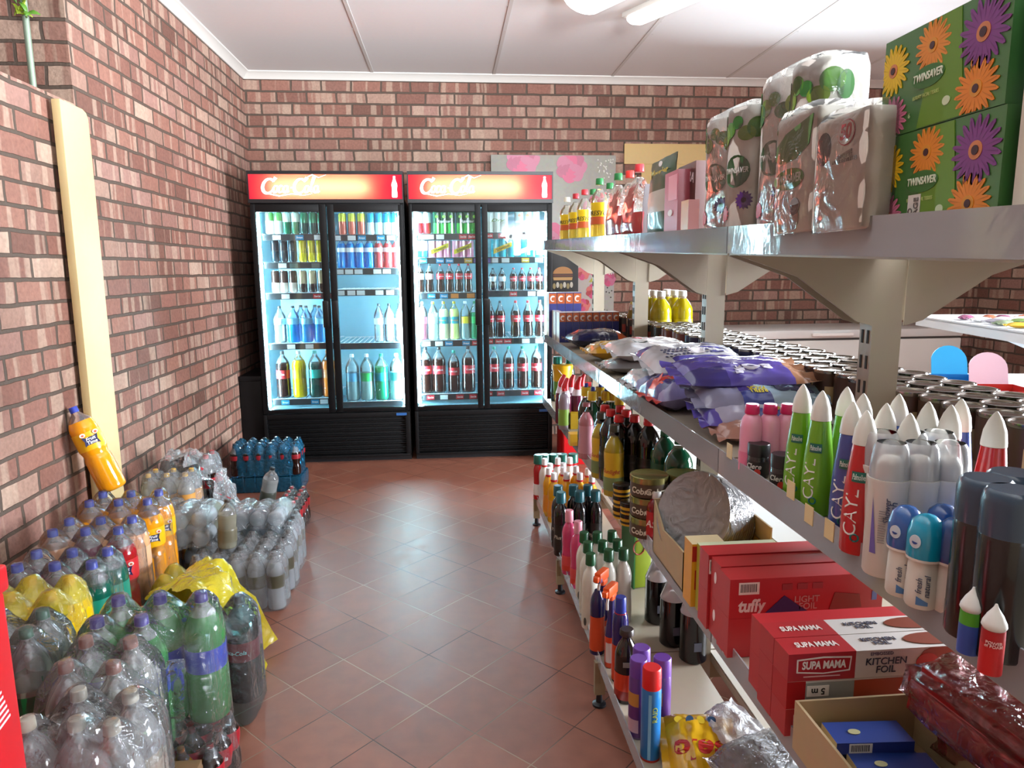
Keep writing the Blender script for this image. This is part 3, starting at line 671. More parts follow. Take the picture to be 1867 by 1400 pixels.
row(G2[0], Z2L[1], [cs(.05, cK, 'blue can'), cs(.16, cK, 'blue can')], 'on second shelf '+A2)
multipack(gx(G2[0], .42), Z2L[1], .17, .125, 'd789a6', 'e0a0b8', .5, 'pink can pack beside the blue cans in the cola fridge', word='Schweppes', wc='5a4a10', diag='d8c02e')
multipack(gx(G2[0], .80), Z2L[1], .17, .125, 'd789a6', 'e0a0b8', .5, 'pink can pack with diagonal band by the door edge in cola fridge', word='Schweppes', wc='3a3008', diag='e0cc20')
sc = bottle('contour', .22, .032, coke, 'c62030', 'c42632', lab=(.46, .66), fill=.74, word=lw); sk = bottle('contour', .22, .032, coke, '2a3a46', 'e4e4e2', lab=(.46, .66), fill=.74)
row(G2[0], Z2L[2], [bs(.08, sk, 'small dark bottle with pale label'), bs(.24, sk, 'small dark bottle with pale label'), bs(.42, sc, 'small cola bottle with red cap'), bs(.575, sc, 'small cola bottle with red cap'), bs(.73, sc, 'small cola bottle with red cap'), bs(.885, sc, 'small cola bottle with red cap')], 'on third shelf '+A2)
m1 = pet(.30, .04, liquid('8e4a5a', .3), 'e0dcd8', 'b84a5a', fill=.6); m2_ = pet(.30, .04, liquid('c4d4d4', .5), 'd8c048', 'e8ecec', fill=.7); m3a = pet(.30, .04, 'e9eccb', 'd8c23c', '2aa0b4', fill=.8, word='Schweppes', wcol='e0a030'); m3b = pet(.30, .04, 'd5e08c', 'd8c23c', '2aa0b4', fill=.8, word='Schweppes', wcol='e0a030'); m4 = pet(.30, .04, liquid('a8c8c8', .5), 'cfdde0', 'd8c030', fill=.6); m5 = pet(.30, .04, liquid('1f9c6c', .3), '2a8a5a', '1fae60', fill=.7)
row(G2[0], Z2L[3], [bs(.10, m1, 'rosy drink bottle'), bs(.28, m2_, 'clear drink bottle with white label'), bs(.46, m3a, 'pale cream drink bottle'), bs(.635, m3b, 'yellow-green drink bottle'), bs(.82, m4, 'clear drink bottle with yellow label'), bs(.98, m5, 'green drink bottle')], 'on fourth shelf '+A2)
row(G2[0], Z2L[4], [bs(.13, two_c, 'big cola bottle'), bs(.36, two_c, 'big cola bottle'), bs(.61, pet(.34, .048, coke, '1f9a86', 'b92a33', word=lw, fill=.72), 'big cola bottle with teal cap'), bs(.86, two_c, 'big cola bottle')], 'on bottom shelf '+A2)
multipack(gx(G2[1], .18), Z2R[0], .17, .163, 'd8d8cc', 'e4e4dc', .5, 'white can pack with small green print in cola fridge, second door', word='Dry', wc='7a8a2a')
multipack(gx(G2[1], .70), Z2R[0], .19, .163, '3a8a7c', 'd8e2dc', .45, 'white and teal can pack beside the white pack in cola fridge', emblem='e07a4a')
multipack(gx(G2[1], .27), Z2R[1], .18, .135, '1fa2b8', '28b4c8', .5, 'turquoise can pack beside the pillar edge in cola fridge, second door', word='Schweppes', wc='5a4a10', diag='d8c02e')
multipack(gx(G2[1], .76), Z2R[1], .20, .135, '1fb0c4', '30c0d0', .5, 'turquoise can pack with a white diagonal band in the cola fridge', diag='e8f0f0')
s2 = bottle('contour', .175, .03, coke, 'c62030', 'b92a33', lab=(.4, .62), fill=.74, word=lw); s3 = bottle('contour', .175, .03, coke, '1c2a3c', 'd0d4dc', lab=(.4, .62), fill=.74)
row(G2[1], Z2R[2], [bs(.10, s3, 'small dark bottle with blue cap'), bs(.26, s3, 'small dark bottle with blue cap'), bs(.46, s2, 'small cola bottle'), bs(.61, s2, 'small cola bottle'), bs(.76, s2, 'small cola bottle'), bs(.91, s2, 'small cola bottle')], 'on third shelf '+B2)
s4 = bottle('contour', .29, .04, coke, 'c4343c', 'c42632', lab=(.42, .6), fill=.72, word=lw); s5 = bottle('contour', .29, .04, coke, '3a444c', 'c42632', lab=(.42, .6), fill=.72, word=lw)
row(G2[1], Z2R[3], [bs(.04, s5, 'cola bottle with dark cap'), bs(.22, s5, 'cola bottle with dark cap'), bs(.49, s4, 'cola bottle with red cap'), bs(.71, s4, 'cola bottle with red cap'), bs(.92, s4, 'cola bottle with red cap')], 'on fourth shelf '+B2)
s6 = pet(.345, .045, coke, '1f9a86', 'b92a33', word=lw, fill=.72)
row(G2[1], Z2R[4], [bs(.10, s6, 'tall cola bottle with teal cap'), bs(.36, s6, 'tall cola bottle with teal cap'), bs(.61, s6, 'tall cola bottle with teal cap'), bs(.86, s6, 'tall cola bottle with teal cap')], 'on bottom shelf '+B2)
# dark box in the gap between fridge and wall
t = thing('plastic_box', 'black plastic box squeezed between the brick wall and the drinks fridge', 'box', (-1.54, FY+.05, 0))
put('body', bx(-.083, .083, 0, .5, 0, .66).mesh('body', C('060607', .5, spec=.3), bev=.006), t); put('lid', bx(-.086, .086, -.004, .5, .66, .70).mesh('lid', C('08080a', .5, spec=.3), bev=.006), t)
# ------------------------------------------------------------------ drinks stacked on the floor along the brick wall
film = plastic((.98, .99, 1), .03, .07, .6, 26)
film_milk = plastic((.97, .98, .99), .12, .08, .9, 24, (.95, .97, 1))
film_soft = plastic((.97, .98, .99), .05, .08, .9, 22)
def wrap(name, parent, pts, z0, h, r, mat, seed=0, step=.011, wob=.006, low=0., top=1.0, tail=None):
    """shrink film drawn over the bottles standing at pts (parent's own coordinates)"""
    x0, x1 = min(p[0] for p in pts)-r*1.5, max(p[0] for p in pts)+r*1.5
    y0, y1 = min(p[1] for p in pts)-r*1.5, max(p[1] for p in pts)+r*1.5
    nx, ny = max(8, int((x1-x0)/step)), max(8, int((y1-y0)/step))
    cx, cy = (x0+x1)/2, (y0+y1)/2
    hx, hy = (x1-x0)/2-r*.42, (y1-y0)/2-r*.42
    def fn(i, j):
        x, y = x0+(x1-x0)*i, y0+(y1-y0)*j
        d = min(math.hypot(x-p[0], y-p[1]) for p in pts)
        if d < r*.36: z = 1.012
        else: z = max(.80, 1.012-(d-r*.36)/r*.21)
        qx, qy = abs(x-cx)/hx, abs(y-cy)/hy
        e = (qx**5+qy**5)**.2
        if e > 1: z = low/h; k = 1/e; x, y = cx+(x-cx)*k, cy+(y-cy)*k
        elif e > .94: z = min(z, .80-(e-.94)*1.2)
        n = noise.noise(Vector((x*13+seed*5, y*13, seed)))+.6*noise.noise(Vector((x*40, y*40+seed, 3)))
        s = wob*n
        return (x+s*.8, y+s*.6, z0+z*h*top+(s if z > .3 else 0))
    mb = MB().grid(nx, ny, fn)
    return put(name, mb.mesh(name, mat, ang=75), parent)
def pack(name, label, pts, z0, spec, h, r, mat, words_cat='drink pack', seed=0, group=None, filmed=True, **kw):
    cx = sum(p[0] for p in pts)/len(pts); cy = sum(p[1] for p in pts)/len(pts)
    t = thing(name, label, words_cat, (cx, cy, z0), group=group)
    loc = [(p[0]-cx, p[1]-cy) for p in pts]
    for k, p in enumerate(loc):
        s = spec[k % len(spec)] if isinstance(spec, list) and isinstance(spec[0], list) else spec
        spawn_part(t, s, (p[0], p[1], .002), rz=rnd.uniform(-.6, .6) - .5)
    if filmed: wrap('shrink_wrap', t, loc, .002, h, r, mat, seed, **kw)
    return t
def gridpts(x1, y0, nx, ny, d, dy=None): return [(x1-d*i, y0+(dy or d)*j) for j in range(ny) for i in range(nx)]
def pallet(x0, x1, y0, y1, h, label):
    t = thing('wooden_pallet', label, 'pallet', ((x0+x1)/2, (y0+y1)/2, 0), group='pallets under the drink packs'); w, d = (x1-x0)/2, (y1-y0)/2
    m = C('8a6a48', .7, var=.3)
    for k in range(7):
        y = -d+(k+.5)*2*d/7; put('deck_board', bx(-w, w, y-d/7*.86, y+d/7*.86, h-.018, h).mesh('deck_board', m, smooth=False), t)
    for x in (-w+.03, 0, w-.03): put('runner', bx(x-.03, x+.03, -d, d, 0, h-.018).mesh('runner', m, smooth=False), t)
H2 = .388; R2 = .055; ZP = .19
pallet(-1.60, -1.07, 1.81, 3.0, ZP-.004, 'low wooden pallet under the orange and yellow drink packs by the brick wall')
pallet(-1.30, -.70, 1.34, 1.80, ZP-.004, 'low wooden pallet under the clear lemonade packs nearest the shop front')
def jive(drink, lab, top=None): return bottle('juice', H2, R2, drink, '2a3fa8', lab, fill=.83, lab=(.5, .70), top=top or plastic((1, .93, .85), .12))
orange = jive('f09a0c', 'f0b40a'); peach = jive('e8a878', 'e8b48c'); redj = jive('a0101a', 'c4202c'); teal = jive(liquid('0c5a48', .15), '12806a'); plum = jive('7a3a4c', '8a4a5c')
def emblem(parent, r, z, rz=-.5, s=1.):
    """the printed badge of the juice bottles: a dark blue wavy banner with two lines of white letters under two white rings"""
    e = put('badge', MB().poly([(-.026*s, -.018*s), (-.018*s, -.014*s), (.018*s, -.014*s), (.027*s, -.019*s), (.022*s, 0), (.027*s, .018*s), (.016*s, .014*s), (-.016*s, .014*s), (-.027*s, .019*s), (-.022*s, 0)], 0, .001).mesh('badge', C('1c2350', .4), smooth=False), parent,
            (r*math.sin(rz), -r*math.cos(rz), z), (PI/2, 0, rz))
    put('lettering', tmesh('Fruit\nTime', .017*s, C('f2f0f4', .5), .2, .02), e, (0, 0, .0012))
    for x in (-.02, .024):
        put('ring', MB().poly(ell(0, 0, .0095*s, .0075*s, 14), 0, .0008).mesh('ring', C('efe6d8', .4), smooth=False), e, (x*s, .026*s, .0006))
        put('dot', MB().poly(ell(0, 0, .005*s, .004*s, 10), 0, .0004).mesh('dot', C('c8502a', .4), smooth=False), e, (x*s, .025*s, .0012))
    return e
def badge_near(t, pts, k, z=H2*.6):
    cx = sum(p[0] for p in pts)/len(pts); cy = sum(p[1] for p in pts)/len(pts)
    b = [c for c in t.children if c.name.startswith('bottle')][k]; e = emblem(b, R2*1.02, z, .55); e.rotation_euler.z -= b.rotation_euler.z
    a = .55-b.rotation_euler.z; e.location.x, e.location.y = R2*1.02*math.sin(a), -R2*1.02*math.cos(a)
d = .114
p_ = gridpts(-1.255, 2.90, 3, 2, d, .116); t = pack('juice_pack', 'shrink-wrapped pack of big orange juice bottles with blue caps beside the tonic packs', p_, ZP, orange, H2, R2, film, seed=1); badge_near(t, p_, 0); badge_near(t, p_, 3)
p_ = gridpts(-1.225, 2.572, 3, 2, d, .114); t = pack('juice_pack', 'shrink-wrapped juice pack with one deep red bottle at its corner and peach ones behind', p_, ZP, [redj, plum, peach, peach, peach, peach], H2, R2, film, seed=2); badge_near(t, p_, 0)
p_ = gridpts(-1.17, 2.262, 3, 2, d, .108); pack('juice_pack', 'shrink-wrapped pack of dark teal drink bottles with blue caps, before the red juice', p_, ZP, [teal, plum, plum, teal, plum, plum], H2, R2, film, seed=3)
yb = bottle('pet', .385, R2, 'd8b008', 'a05a28', 'e0b80a', fill=.8, lab=(.36, .62), label2='b81e28', top=plastic((1, .9, .3), .25))
yfilm = plastic((1, .88, .16), .3, .14, .6, 24, (.95, .78, .06))
pack('drink_pack', 'drink pack wrapped in bright yellow film with brown caps showing through', gridpts(-1.185, 2.048, 3, 2, d, .106), ZP, yb, .385, R2, yfilm, seed=4)
lem = bottle('pet', .385, R2, liquid('ccd0b8', .5), '2c5a44', '157a3c', fill=.6, lab=(.34, .56), top=plastic((.95, .97, .95), .14)); 
pack('drink_pack', 'clear lemonade pack with dark green caps and green labels, before the yellow pack', [(-1.13, 1.83), (-1.245, 1.83), (-1.145, 1.935), (-1.26, 1.935)], ZP, lem, .385, R2, film, seed=5)
lem2 = bottle('pet', .385, R2, liquid('ccc9b6', .5), '8a5a4c', '5a8a3a', fill=.62, lab=(.3, .5), top=plastic((.96, .96, .93), .16))
pack('drink_pack', 'clear lemonade pack with brownish caps, in front of the green drink pack', [(-.822, 1.635), (-.938, 1.65), (-.832, 1.75), (-.948, 1.765)], ZP, lem2, .385, R2, film_soft, seed=6)
lem3 = bottle('pet', .385, R2, liquid('a89e8c', .4), 'd8ccb4', '8a7a6a', fill=.62, lab=(.34, .56), top=plastic((.96, .95, .93), .18))
lem4 = bottle('pet', .385, R2, liquid('a89e8c', .4), 'a09a8c', '8a7a6a', fill=.62, lab=(.34, .56), top=plastic((.96, .95, .93), .18))
pack('drink_pack', 'cloudy wrapped pack of clear bottles with one cream cap, lowest in the picture', [(-.905, 1.43), (-.72, 1.40), (-.80, 1.42), (-.73, 1.51), (-.85, 1.53)], ZP, [lem3, lem4, lem4, lem4, lem4], .385, R2, film_soft, seed=7, wob=.011)
# packs of small colas under the green pack
smallc = bottle('contour', .185, .034, coke, '8a1a20', 'b92030', lab=(.35, .68), fill=.8, word=lw); smallo = bottle('contour', .185, .034, 'd88a14', 'c87010', 'd89a2a', lab=(.35, .68), fill=.8)
sp = [(-.70+.0, 1.86), (-.775, 1.85), (-.85, 1.85), (-.925, 1.85), (-.70, 1.935), (-.775, 1.935), (-.85, 1.935), (-.925, 1.935), (-.70, 2.01), (-.775, 2.01), (-.85, 2.01), (-.925, 2.01)]
pack('drink_pack', 'flat pack of small cola bottles underneath the green drink pack', sp, 0, [smallc, smallo]+[smallc]*10, .185, .034, film, seed=8)
sprite = bottle('pet', .39, .058, liquid('4f9e58', .45), '3a2f86', '1d3aa0', fill=.84, lab=(.42, .6), label2='24409c', top=plastic((.55, .95, .5), .2))
pack('drink_pack', 'shrink-wrapped green lemon-lime bottles with purple caps stacked on small colas', [(-.85, 1.86), (-.965, 1.86), (-.735, 1.985), (-.85, 1.985), (-.965, 1.985)], ZP, sprite, .39, .058, film, seed=9, wob=.009)
gp_ = [o for o in COL.objects if o.get('label', '').startswith('shrink-wrapped green lemon-lime')][0]
def flap(i, j):
    x = -.955+.21*i; z = .50-.27*j-.06*i*(1-j); y = 1.775+.03*(1-j)+.05*i+.012*math.sin(i*9+j*3)
    n = noise.noise(Vector((i*7, j*7, 12)))*.014+noise.noise(Vector((i*19, j*17, 5)))*.006
    return (x+n-gp_.location.x, y+n-gp_.location.y, z+n*.6-gp_.location.z)
put('loose_film', MB().grid(26, 24, flap).mesh('loose_film', plastic((.93, .97, .94), .16, .09, .9, 26), ang=80), gp_)
# the two big colas beside it
cola2 = bottle('pet', .385, .058, coke, '1c1c1e', 'b0242c', fill=.78, lab=(.42, .6), word=lw, top=plastic((.8, .95, .95), .1))
tfilm = plastic((.6, .93, .94), .04, .1, .5, 24)
pack('drink_pack', 'two big cola bottles in turquoise film standing beside the green drink pack', [(-.825, 2.26), (-.75, 2.37)], 0, cola2, .385, .06, tfilm, seed=10)
# yellow film pack with a loose tail
yc = bottle('pet', .36, .05, 'b89a10', 'c8a61a', 'c8b414', fill=.8)
t = pack('drink_pack', 'drink bottles under a big crumpled sheet of yellow film next to the tonic packs', [(-1.0, 2.62), (-1.10, 2.62), (-1.0, 2.72), (-1.10, 2.72)], 0, yc, .36, .05, yfilm, seed=11)
def sheet(i, j):
    a = j*2-1
    x = -.16+.36*i+.03*math.sin(a*3+i*4); z = .335+.07*math.sin(i*2.6)-.03*a*a*(1-i)
    drop = max(0, i-.62)/.38
    z -= drop**1.3*.345
    y = .0+a*(.115+.03*i)-.03*i+.02*math.sin(i*7)
    n = noise.noise(Vector((i*6, j*6, 4)))*.018+noise.noise(Vector((i*15, j*13, 9)))*.008
    return (x+n+.05, y-.06+n, max(.004, z+n*1.2))
put('loose_film', MB().grid(26, 22, sheet).mesh('loose_film', plastic((1, .9, .12), .55, .18, .7, 18, (.85, .72, .02)), ang=80), t, (.06, -.02, 0))
# leaning orange bottle
t = spawn('juice_bottle', 'single orange juice bottle leaning against the brick wall above the wrapped packs', 'bottle', orange, (-1.46, 3.07, .575), rz=0)
emblem(t, R2*1.02, H2*.6, .75, 1.15)
t.rotation_euler = Euler((R(3), R(-20), R(-8)))
# ---- clear tonic water packs
tw = bottle('pet', .262, .040, liquid('d4dadf', .6), '2a2422', '5c5a4a', fill=.84, lab=(.40, .62), top=plastic((.97, .97, .98), .12), seg=16)
to = bottle('pet', .262, .040, liquid('d8d8d4', .6), 'd8a83a', 'e0a050', fill=.84, lab=(.40, .62), top=plastic((.97, .97, .98), .12), seg=16)
pack('water_pack', 'front row of shrink-wrapped tonic bottles with dark caps standing on the tiles', gridpts(-.80, 3.05, 5, 2, .084, .084), 0, tw, .262, .040, film_milk, seed=12)
pack('water_pack', 'wrapped tonic pack standing on the tiles behind the front tonic row', gridpts(-.80, 3.24, 6, 2, .084, .084), 0, tw, .262, .040, film_milk, seed=13, wob=.01)
def lying(name, label, x1, y0, n, z0, spec, rows=2):
    """bottles lying with their round bases towards the shop front"""
    pts = [(x1-.086*i, z) for z in range(rows) for i in range(n)]
    t = thing(name, label, 'drink pack', (x1-.086*(n-1)/2, y0, z0))
    for x, k in pts:
        b = spawn_part(t, spec, (x-(x1-.086*(n-1)/2), 0, .044+.084*k), rot=(-PI/2, 0, rnd.uniform(-.2, .2)))
    L_ = [(x-(x1-.086*(n-1)/2), 0) for x, k in pts]
    xa, xb = min(p[0] for p in L_)-.05, max(p[0] for p in L_)+.05
    def fn(i, j):
        x = xa+(xb-xa)*i; s = j
        if s < .3: y, z = -.012, .004+(.084*rows+.004)*s/.3
        else: y, z = -.012+(s-.3)/.7*.25, .084*rows+.008-.03*max(0, (s-.75)/.25)
        n_ = noise.noise(Vector((x*14, s*9, y0*5)))*.011+noise.noise(Vector((x*33, s*26, 2)))*.006
        b_ = .008*math.cos((x-L_[0][0])/.086*2*PI)
        e = 1 if .03 < i < .97 else .55
        return (x, y-(b_ if s < .3 else 0)+n_-.006, (z+n_+(b_ if s >= .3 else 0))*e+.004)
    put('shrink_wrap', MB().grid(54, 30, fn).mesh('shrink_wrap', film_milk, ang=80), t)
    return t
lying('water_pack', 'tonic bottles lying in film with round bases outward, on the wrapped tonic rows', -1.14, 3.12, 4, .268, tw, 2)
pack('water_pack', 'clear wrapped bottles with orange labels standing near the brick wall', gridpts(-1.30, 3.42, 4, 2, .086, .086), .0, to, .262, .040, film_milk, seed=14, wob=.01)
pack('water_pack', 'upper clear pack with yellow caps and orange labels leaning on the brick wall', gridpts(-1.30, 3.44, 3, 2, .086, .086), .268, to, .262, .040, film_milk, seed=15, wob=.013)
pack('water_pack', 'lower wrapped tonic pack at the middle of the water stack', gridpts(-.82, 3.44, 5, 3, .086, .086), .0, tw, .262, .040, film_milk, seed=16, wob=.01)
lying('water_pack', 'single layer of lying tonic bottles under glistening loose film on the water stack', -.86, 3.34, 4, .268, tw, 1)
t = spawn('tonic_bottle', 'single tonic bottle standing upright on the front tonic pack', 'bottle', bottle('pet', .225, .041, liquid('a8a490', .5), '3a322c', '6a6450', fill=.7, lab=(.15, .42)), (-1.02, 3.115, .270), tilt=(R(-2), R(3)))
t = spawn('tonic_bottle', 'single tonic bottle with black cap tilted on top of the water stack', 'bottle', bottle('pet', .225, .041, liquid('a8aaa8', .5), '141414', '3c4038', fill=.72, lab=(.12, .42)), (-.985, 3.66, .27), tilt=(R(3), R(13)))
cb_ = bottle('pet', .30, .045, coke, 'c8202c', 'c8202c', fill=.68, top=plastic((.95, .95, .95), .12))
cfilm = plastic((.96, .97, .98), .16, .12, .7, 24)
pack('drink_pack', 'wrapped cola bottles with a red cap by the wall behind the clear packs', gridpts(-1.30, 3.74, 3, 2, .096, .096), .24, cb_, .30, .045, cfilm, seed=18, wob=.012)
t = thing('plastic_crate', 'grey plastic crate under the wrapped cola bottles by the wall', 'crate', (-1.4, 3.79, 0))
mb = MB(); mb.box(-.19, .19, -.12, .12, 0, .02)
for s in (-1, 1): mb.box(-.19, .19, s*.12-.008, s*.12+.008, .0, .236); mb.box(s*.19-.008, s*.19+.008, -.12, .12, 0, .236)
put('body', mb.mesh('body', C('5a5c60', .5), bev=.003), t)
# loose film with red print between the packs
t = thing('plastic_film', 'crumpled clear film with red print over the packs behind the tonic stack', 'film', (-1.30, 3.70, .40))
def sh2(i, j):
    x = -.16+.3*i; y = -.1+.22*j; z = .16-.32*i*i+.03*math.sin(j*6+i*3)
    n = noise.noise(Vector((i*9, j*9, 6)))*.03
    return (x+n, y+n, z+n)
fl = put('sheet', MB().grid(26, 20, sh2).mesh('sheet', plastic((.96, .97, .98), .26, .12, .8, 30), ang=80), t)
for k in range(5):
    i, j = .5+.09*k, .25+.06*k; a = Vector(sh2(i, j))
    put('printed_mark', MB().poly([(-.02, -.008), (.02, -.006), (.018, .008), (-.02, .007)], 0, .001).mesh('printed_mark', C('c82a36', .4), smooth=False), fl, a+Vector((0, -.003, .004)), (.6, .35, -.3))
lower = pack('drink_pack', 'clear bottle pack on the tiles under the red-printed film', gridpts(-.93, 3.74, 3, 2, .086, .086), 0, tw, .262, .04, film_milk, seed=30)
# ---- cola cases in blue film near the fridge
cs1 = bottle('contour', .225, .036, coke, '16181c', '8a1c26', lab=(.5, .64), fill=.7, top=plastic((.5, .85, .95), .15), seg=14)
bfilm = plastic((.22, .68, .95), .10, .08, .6, 24, (.05, .45, .8))
cz = bottle('contour', .085, .036, coke, 'none', None, fill=1., seg=12)
pack('cola_case', 'case of cola bottles in bright blue film, upper one of two by the fridge', gridpts(-1.075, 4.80, 6, 3, .0795, .0795), .115, cs1, .225, .036, bfilm, 'drink pack', 19)
t = thing('cola_case', 'case in blue film underneath another, on the tiles by the fridge', 'drink pack', (-1.274, 4.88, 0))
for k in range(6): spawn_part(t, bottle('can', .105, .036, '120806', None, None, fill=.9), (.199-.0795*k, -.08, .002), name='bottle')
put('shrink_wrap', bx(-.245, .245, -.122, .125, 0, .110).mesh('shrink_wrap', bfilm, bev=.02), t)
scap = bottle('contour', .205, .033, coke, 'c8202c', 'c42632', lab=(.42, .66), fill=.72, word=lw, seg=14)
pack('cola_case', 'wrapped case of small cola bottles with red caps on the open tiles', gridpts(-.905, 3.86, 2, 6, .071, .071), 0, scap, .205, .033, film, 'drink pack', 20)
# ---- red drinks cooler at the edge
t = thing('drinks_cooler', 'tall glossy red cooler with slanted white stripes at the picture edge', 'cooler', (-1.163, 1.14, 0))
put('body', bx(-.345, .345, -.14, .14, .05, .93).mesh('body', C('c2101c', .3, coat=.3), bev=.008), t); put('lid', bx(-.352, .352, -.147, .147, .93, .98).mesh('lid', C('b40f1a', .3), bev=.008), t)
put('base', bx(-.33, .33, -.12, .12, 0, .05).mesh('base', C('141414', .5), smooth=False), t)
for n_, z in enumerate((.66, .78, .86)):
    mb = MB()
    for k in range(9): mb.poly([(-.05+.05*(k % 1), k*.011), (.05-.003*k, k*.011+.02), (.05-.003*k, k*.011+.0245), (-.05, k*.011+.0045)], 0, .0008)
    put('printed_stripes', mb.mesh('printed_stripes', C('e8d8dc', .4), smooth=False), t, (.2+.03*n_, -.1405, z-.1), (PI/2, 0, 0))
mb = MB()
for k in range(9): mb.poly([(-.05, k*.011), (.05-.003*k, k*.011+.02), (.05-.003*k, k*.011+.0245), (-.05, k*.011+.0045)], 0, .0008)
for y, z in ((-.05, .60), (-.05, .76), (.06, .68)): put('printed_stripes', mb.mesh('printed_stripes', C('e8d8dc', .4), smooth=False), t, (.3455, y, z), (PI/2, 0, PI/2))
# ------------------------------------------------------------------ the shelving unit
XF, XP = .53, .845
YS = [.43, 1.31, 2.196, 3.06, 3.946]; YS0 = [-.45]+YS
Z2, Z3, Z4 = 1.125, .76, .185
def z1(y): return 1.512+.030*(y-.6)+.022          # the top boards rise a little towards the far end
metal = C('a99d8a', .4, .0, var=.08); lip_m = C('c9c2b6', .4); strip_m = plastic((.95, .94, .94), .34, .07, .04, 9)
gon = thing('shelving_unit', 'long beige metal shop shelving with open back running down the aisle', 'shelving', (XP, 1.75, 0))
O = Vector((XP, 1.75, 0))
def gp(name, mb, m, par=gon, **k):
    me = mb.mesh(name, m, **k)
    if par is gon:
        for v in me.vertices: v.co -= O
    return put(name, me, par)
for y in YS:
    mb = MB(); top = z1(y)+.05
    mb.box(XP-.03, XP+.03, y-.02, y+.02, .06, top)
    for k in range(26):
        z = .3+k*.05
        if z < top-.05: mb.box(XP-.0315, XP-.0295, y-.012, y-.006, z, z+.026, 1); mb.box(XP-.0315, XP-.0295, y+.006, y+.012, z, z+.026, 1)
    gp('post', mb, [metal, C('2a2622', .7)], smooth=False)
    for s, xe in ((-1, .49), (1, 1.2)):
        mb = MB(); mb.box(min(XP, xe), max(XP, xe), y-.018, y+.018, .09, .165); mb.box(xe-.018, xe+.018, y-.012, y+.012, .045, .165)
        lg = gp('leg', mb, C('8f7a5c', .5), smooth=False)
        ft = MB().lathe([(0, .024), (.008, .024), (.014, .012), (.05, .010)], 14, c=(xe, y, 0)); me = ft.mesh('foot', C('15151a', .4))
        for v in me.vertices: v.co -= O
        put('foot', me, lg)
def board(side, y0, y1, za, zb, xe, strip=True, brk=True, depth=.42):
    """one shelf board: tray, turned-down lip, clear price strip, and the gusset brackets under its ends"""
    s = -1 if side == 'l' else 1
    xi = XP+s*.032
    mb = MB()
    def bar(x0, x1, dz0, dz1, inset=.004):
        x0, x1 = min(x0, x1), max(x0, x1)
        vs = [(x, y, (za if y == y0 else zb)+dz) for dz in (dz0, dz1) for y in (y0, y1) for x in (x0, x1)]
        vs = [(x, y+inset if y == y0 else y-inset, z) for x, y, z in vs]
        return vs, [(0, 2, 3, 1), (4, 5, 7, 6), (0, 1, 5, 4), (2, 6, 7, 3), (0, 4, 6, 2), (1, 3, 7, 5)]
    mb.add(*bar(xe, xi, -.006, 0)); mb.add(*bar(xe, xe-s*.003, -.030, -.004)); mb.add(*bar(xe, xe-s*.02, -.033, -.030)); mb.add(*bar(xi, xi-s*.003, -.03, -.004))
    sh = gp('shelf', mb, metal, smooth=False)
    if strip:
        vs, fs = bar(xe+s*.001, xe+s*.0035, -.030, .020, .002)
        mb = MB().add(vs, fs); me = mb.mesh('price_strip', strip_m, smooth=False)
        for v in me.vertices: v.co -= O
        put('price_strip', me, sh)
    if brk:
        for y, z in ((y0, za), (y1, zb)):
            yy = y+(.021 if y == y0 else -.024)
            mb = MB(); w = abs(xe-xi)
            pts = [(0, -.008), (w*.96, -.008), (w*.96, -.035), (w*.55, -.075), (w*.12, -.16), (0, -.17)]
            mb.poly(pts, 0, .003, 0, Matrix(((s, 0, 0, xi), (0, 0, 1, yy), (0, 1, 0, z), (0, 0, 0, 1))))
            gp('bracket', mb, metal, smooth=False)
TAGPX = ((1442, 893), (1475, 938), (1512, 966), (1330, 822))
for a, b in zip(YS0, YS0[1:]):
    for sd, xe in (('l', XF), ('r', 1.19)):
        board(sd, a, b, z1(a), z1(b), xe, strip=True)
        board(sd, a, b, Z2, Z2, xe)
        board(sd, a, b, Z3, Z3, xe)
        board(sd, a, b, Z4, Z4, .485 if sd == 'l' else 1.215, strip=True, brk=False)
for px, py in TAGPX:
    p = at(px, py, x=XF-.004); st_ = [c for c in gon.children if c.name.startswith('shelf') and c.children]
    put('price_tag', bx(-.0006, .0006, -.012, .012, -.014, .014).mesh('price_tag', C('d8c08a', .5), smooth=False), st_[0], p-O)
# ------------------------------------------------------------------ goods on the top boards
def top_item(spec, px, py, x, nm, lab, cat, h, grp=None, rz=0., tilt=(0, 0)):
    p = at(px, py, x=x); return spawn(nm, lab, cat, spec, (x, p.y, z1(p.y)+.001), rz, grp, tilt)
oilclr = plastic((.98, .97, .9), .1)
def sauce(cap, liq='d8c64a', lab='e8c81c', h=.235, l2='c85a2a', fill=.62):
    return bottle('squeeze', h, .035, liquid(liq, .45), cap, lab, fill=fill, lab=(.28, .62), capr=.42, capz=.9, top=oilclr, label2=l2, word='PRESTO', wcol='2a2410', wsize=.3)
for px, x, cap, lab, h in ((1034, .575, 'ded8c8', 'pale bottle with cream cap at the far end of the top board', .215),
                           (1050, .60, 'c02430', 'yellow-labelled bottle with dull red cap, right after the cream-capped one', .225),
                           (1066, .62, 'c8242e', 'yellow-labelled bottle with red cap, tallest red cap among the yellow labels', .235),
                           (1081, .68, '1b6e34', 'yellow-labelled bottle with green cap in the back row of the top board', .245),
                           (1093, .60, '1f7a3a', 'yellow-labelled bottle with green cap beside the red sachets', .245)):
    top_item(sauce(cap, h=h), px, 360, x, 'sauce_bottle', lab, 'bottle', h, 'sauce bottles on the top board', rz=-.5)
vin = lambda cap: bottle('squeeze', .25, .037, liquid('d8cfc0', .5), cap, 'b8222a', fill=.7, lab=(.25, .6), capr=.42, capz=.9, top=oilclr)
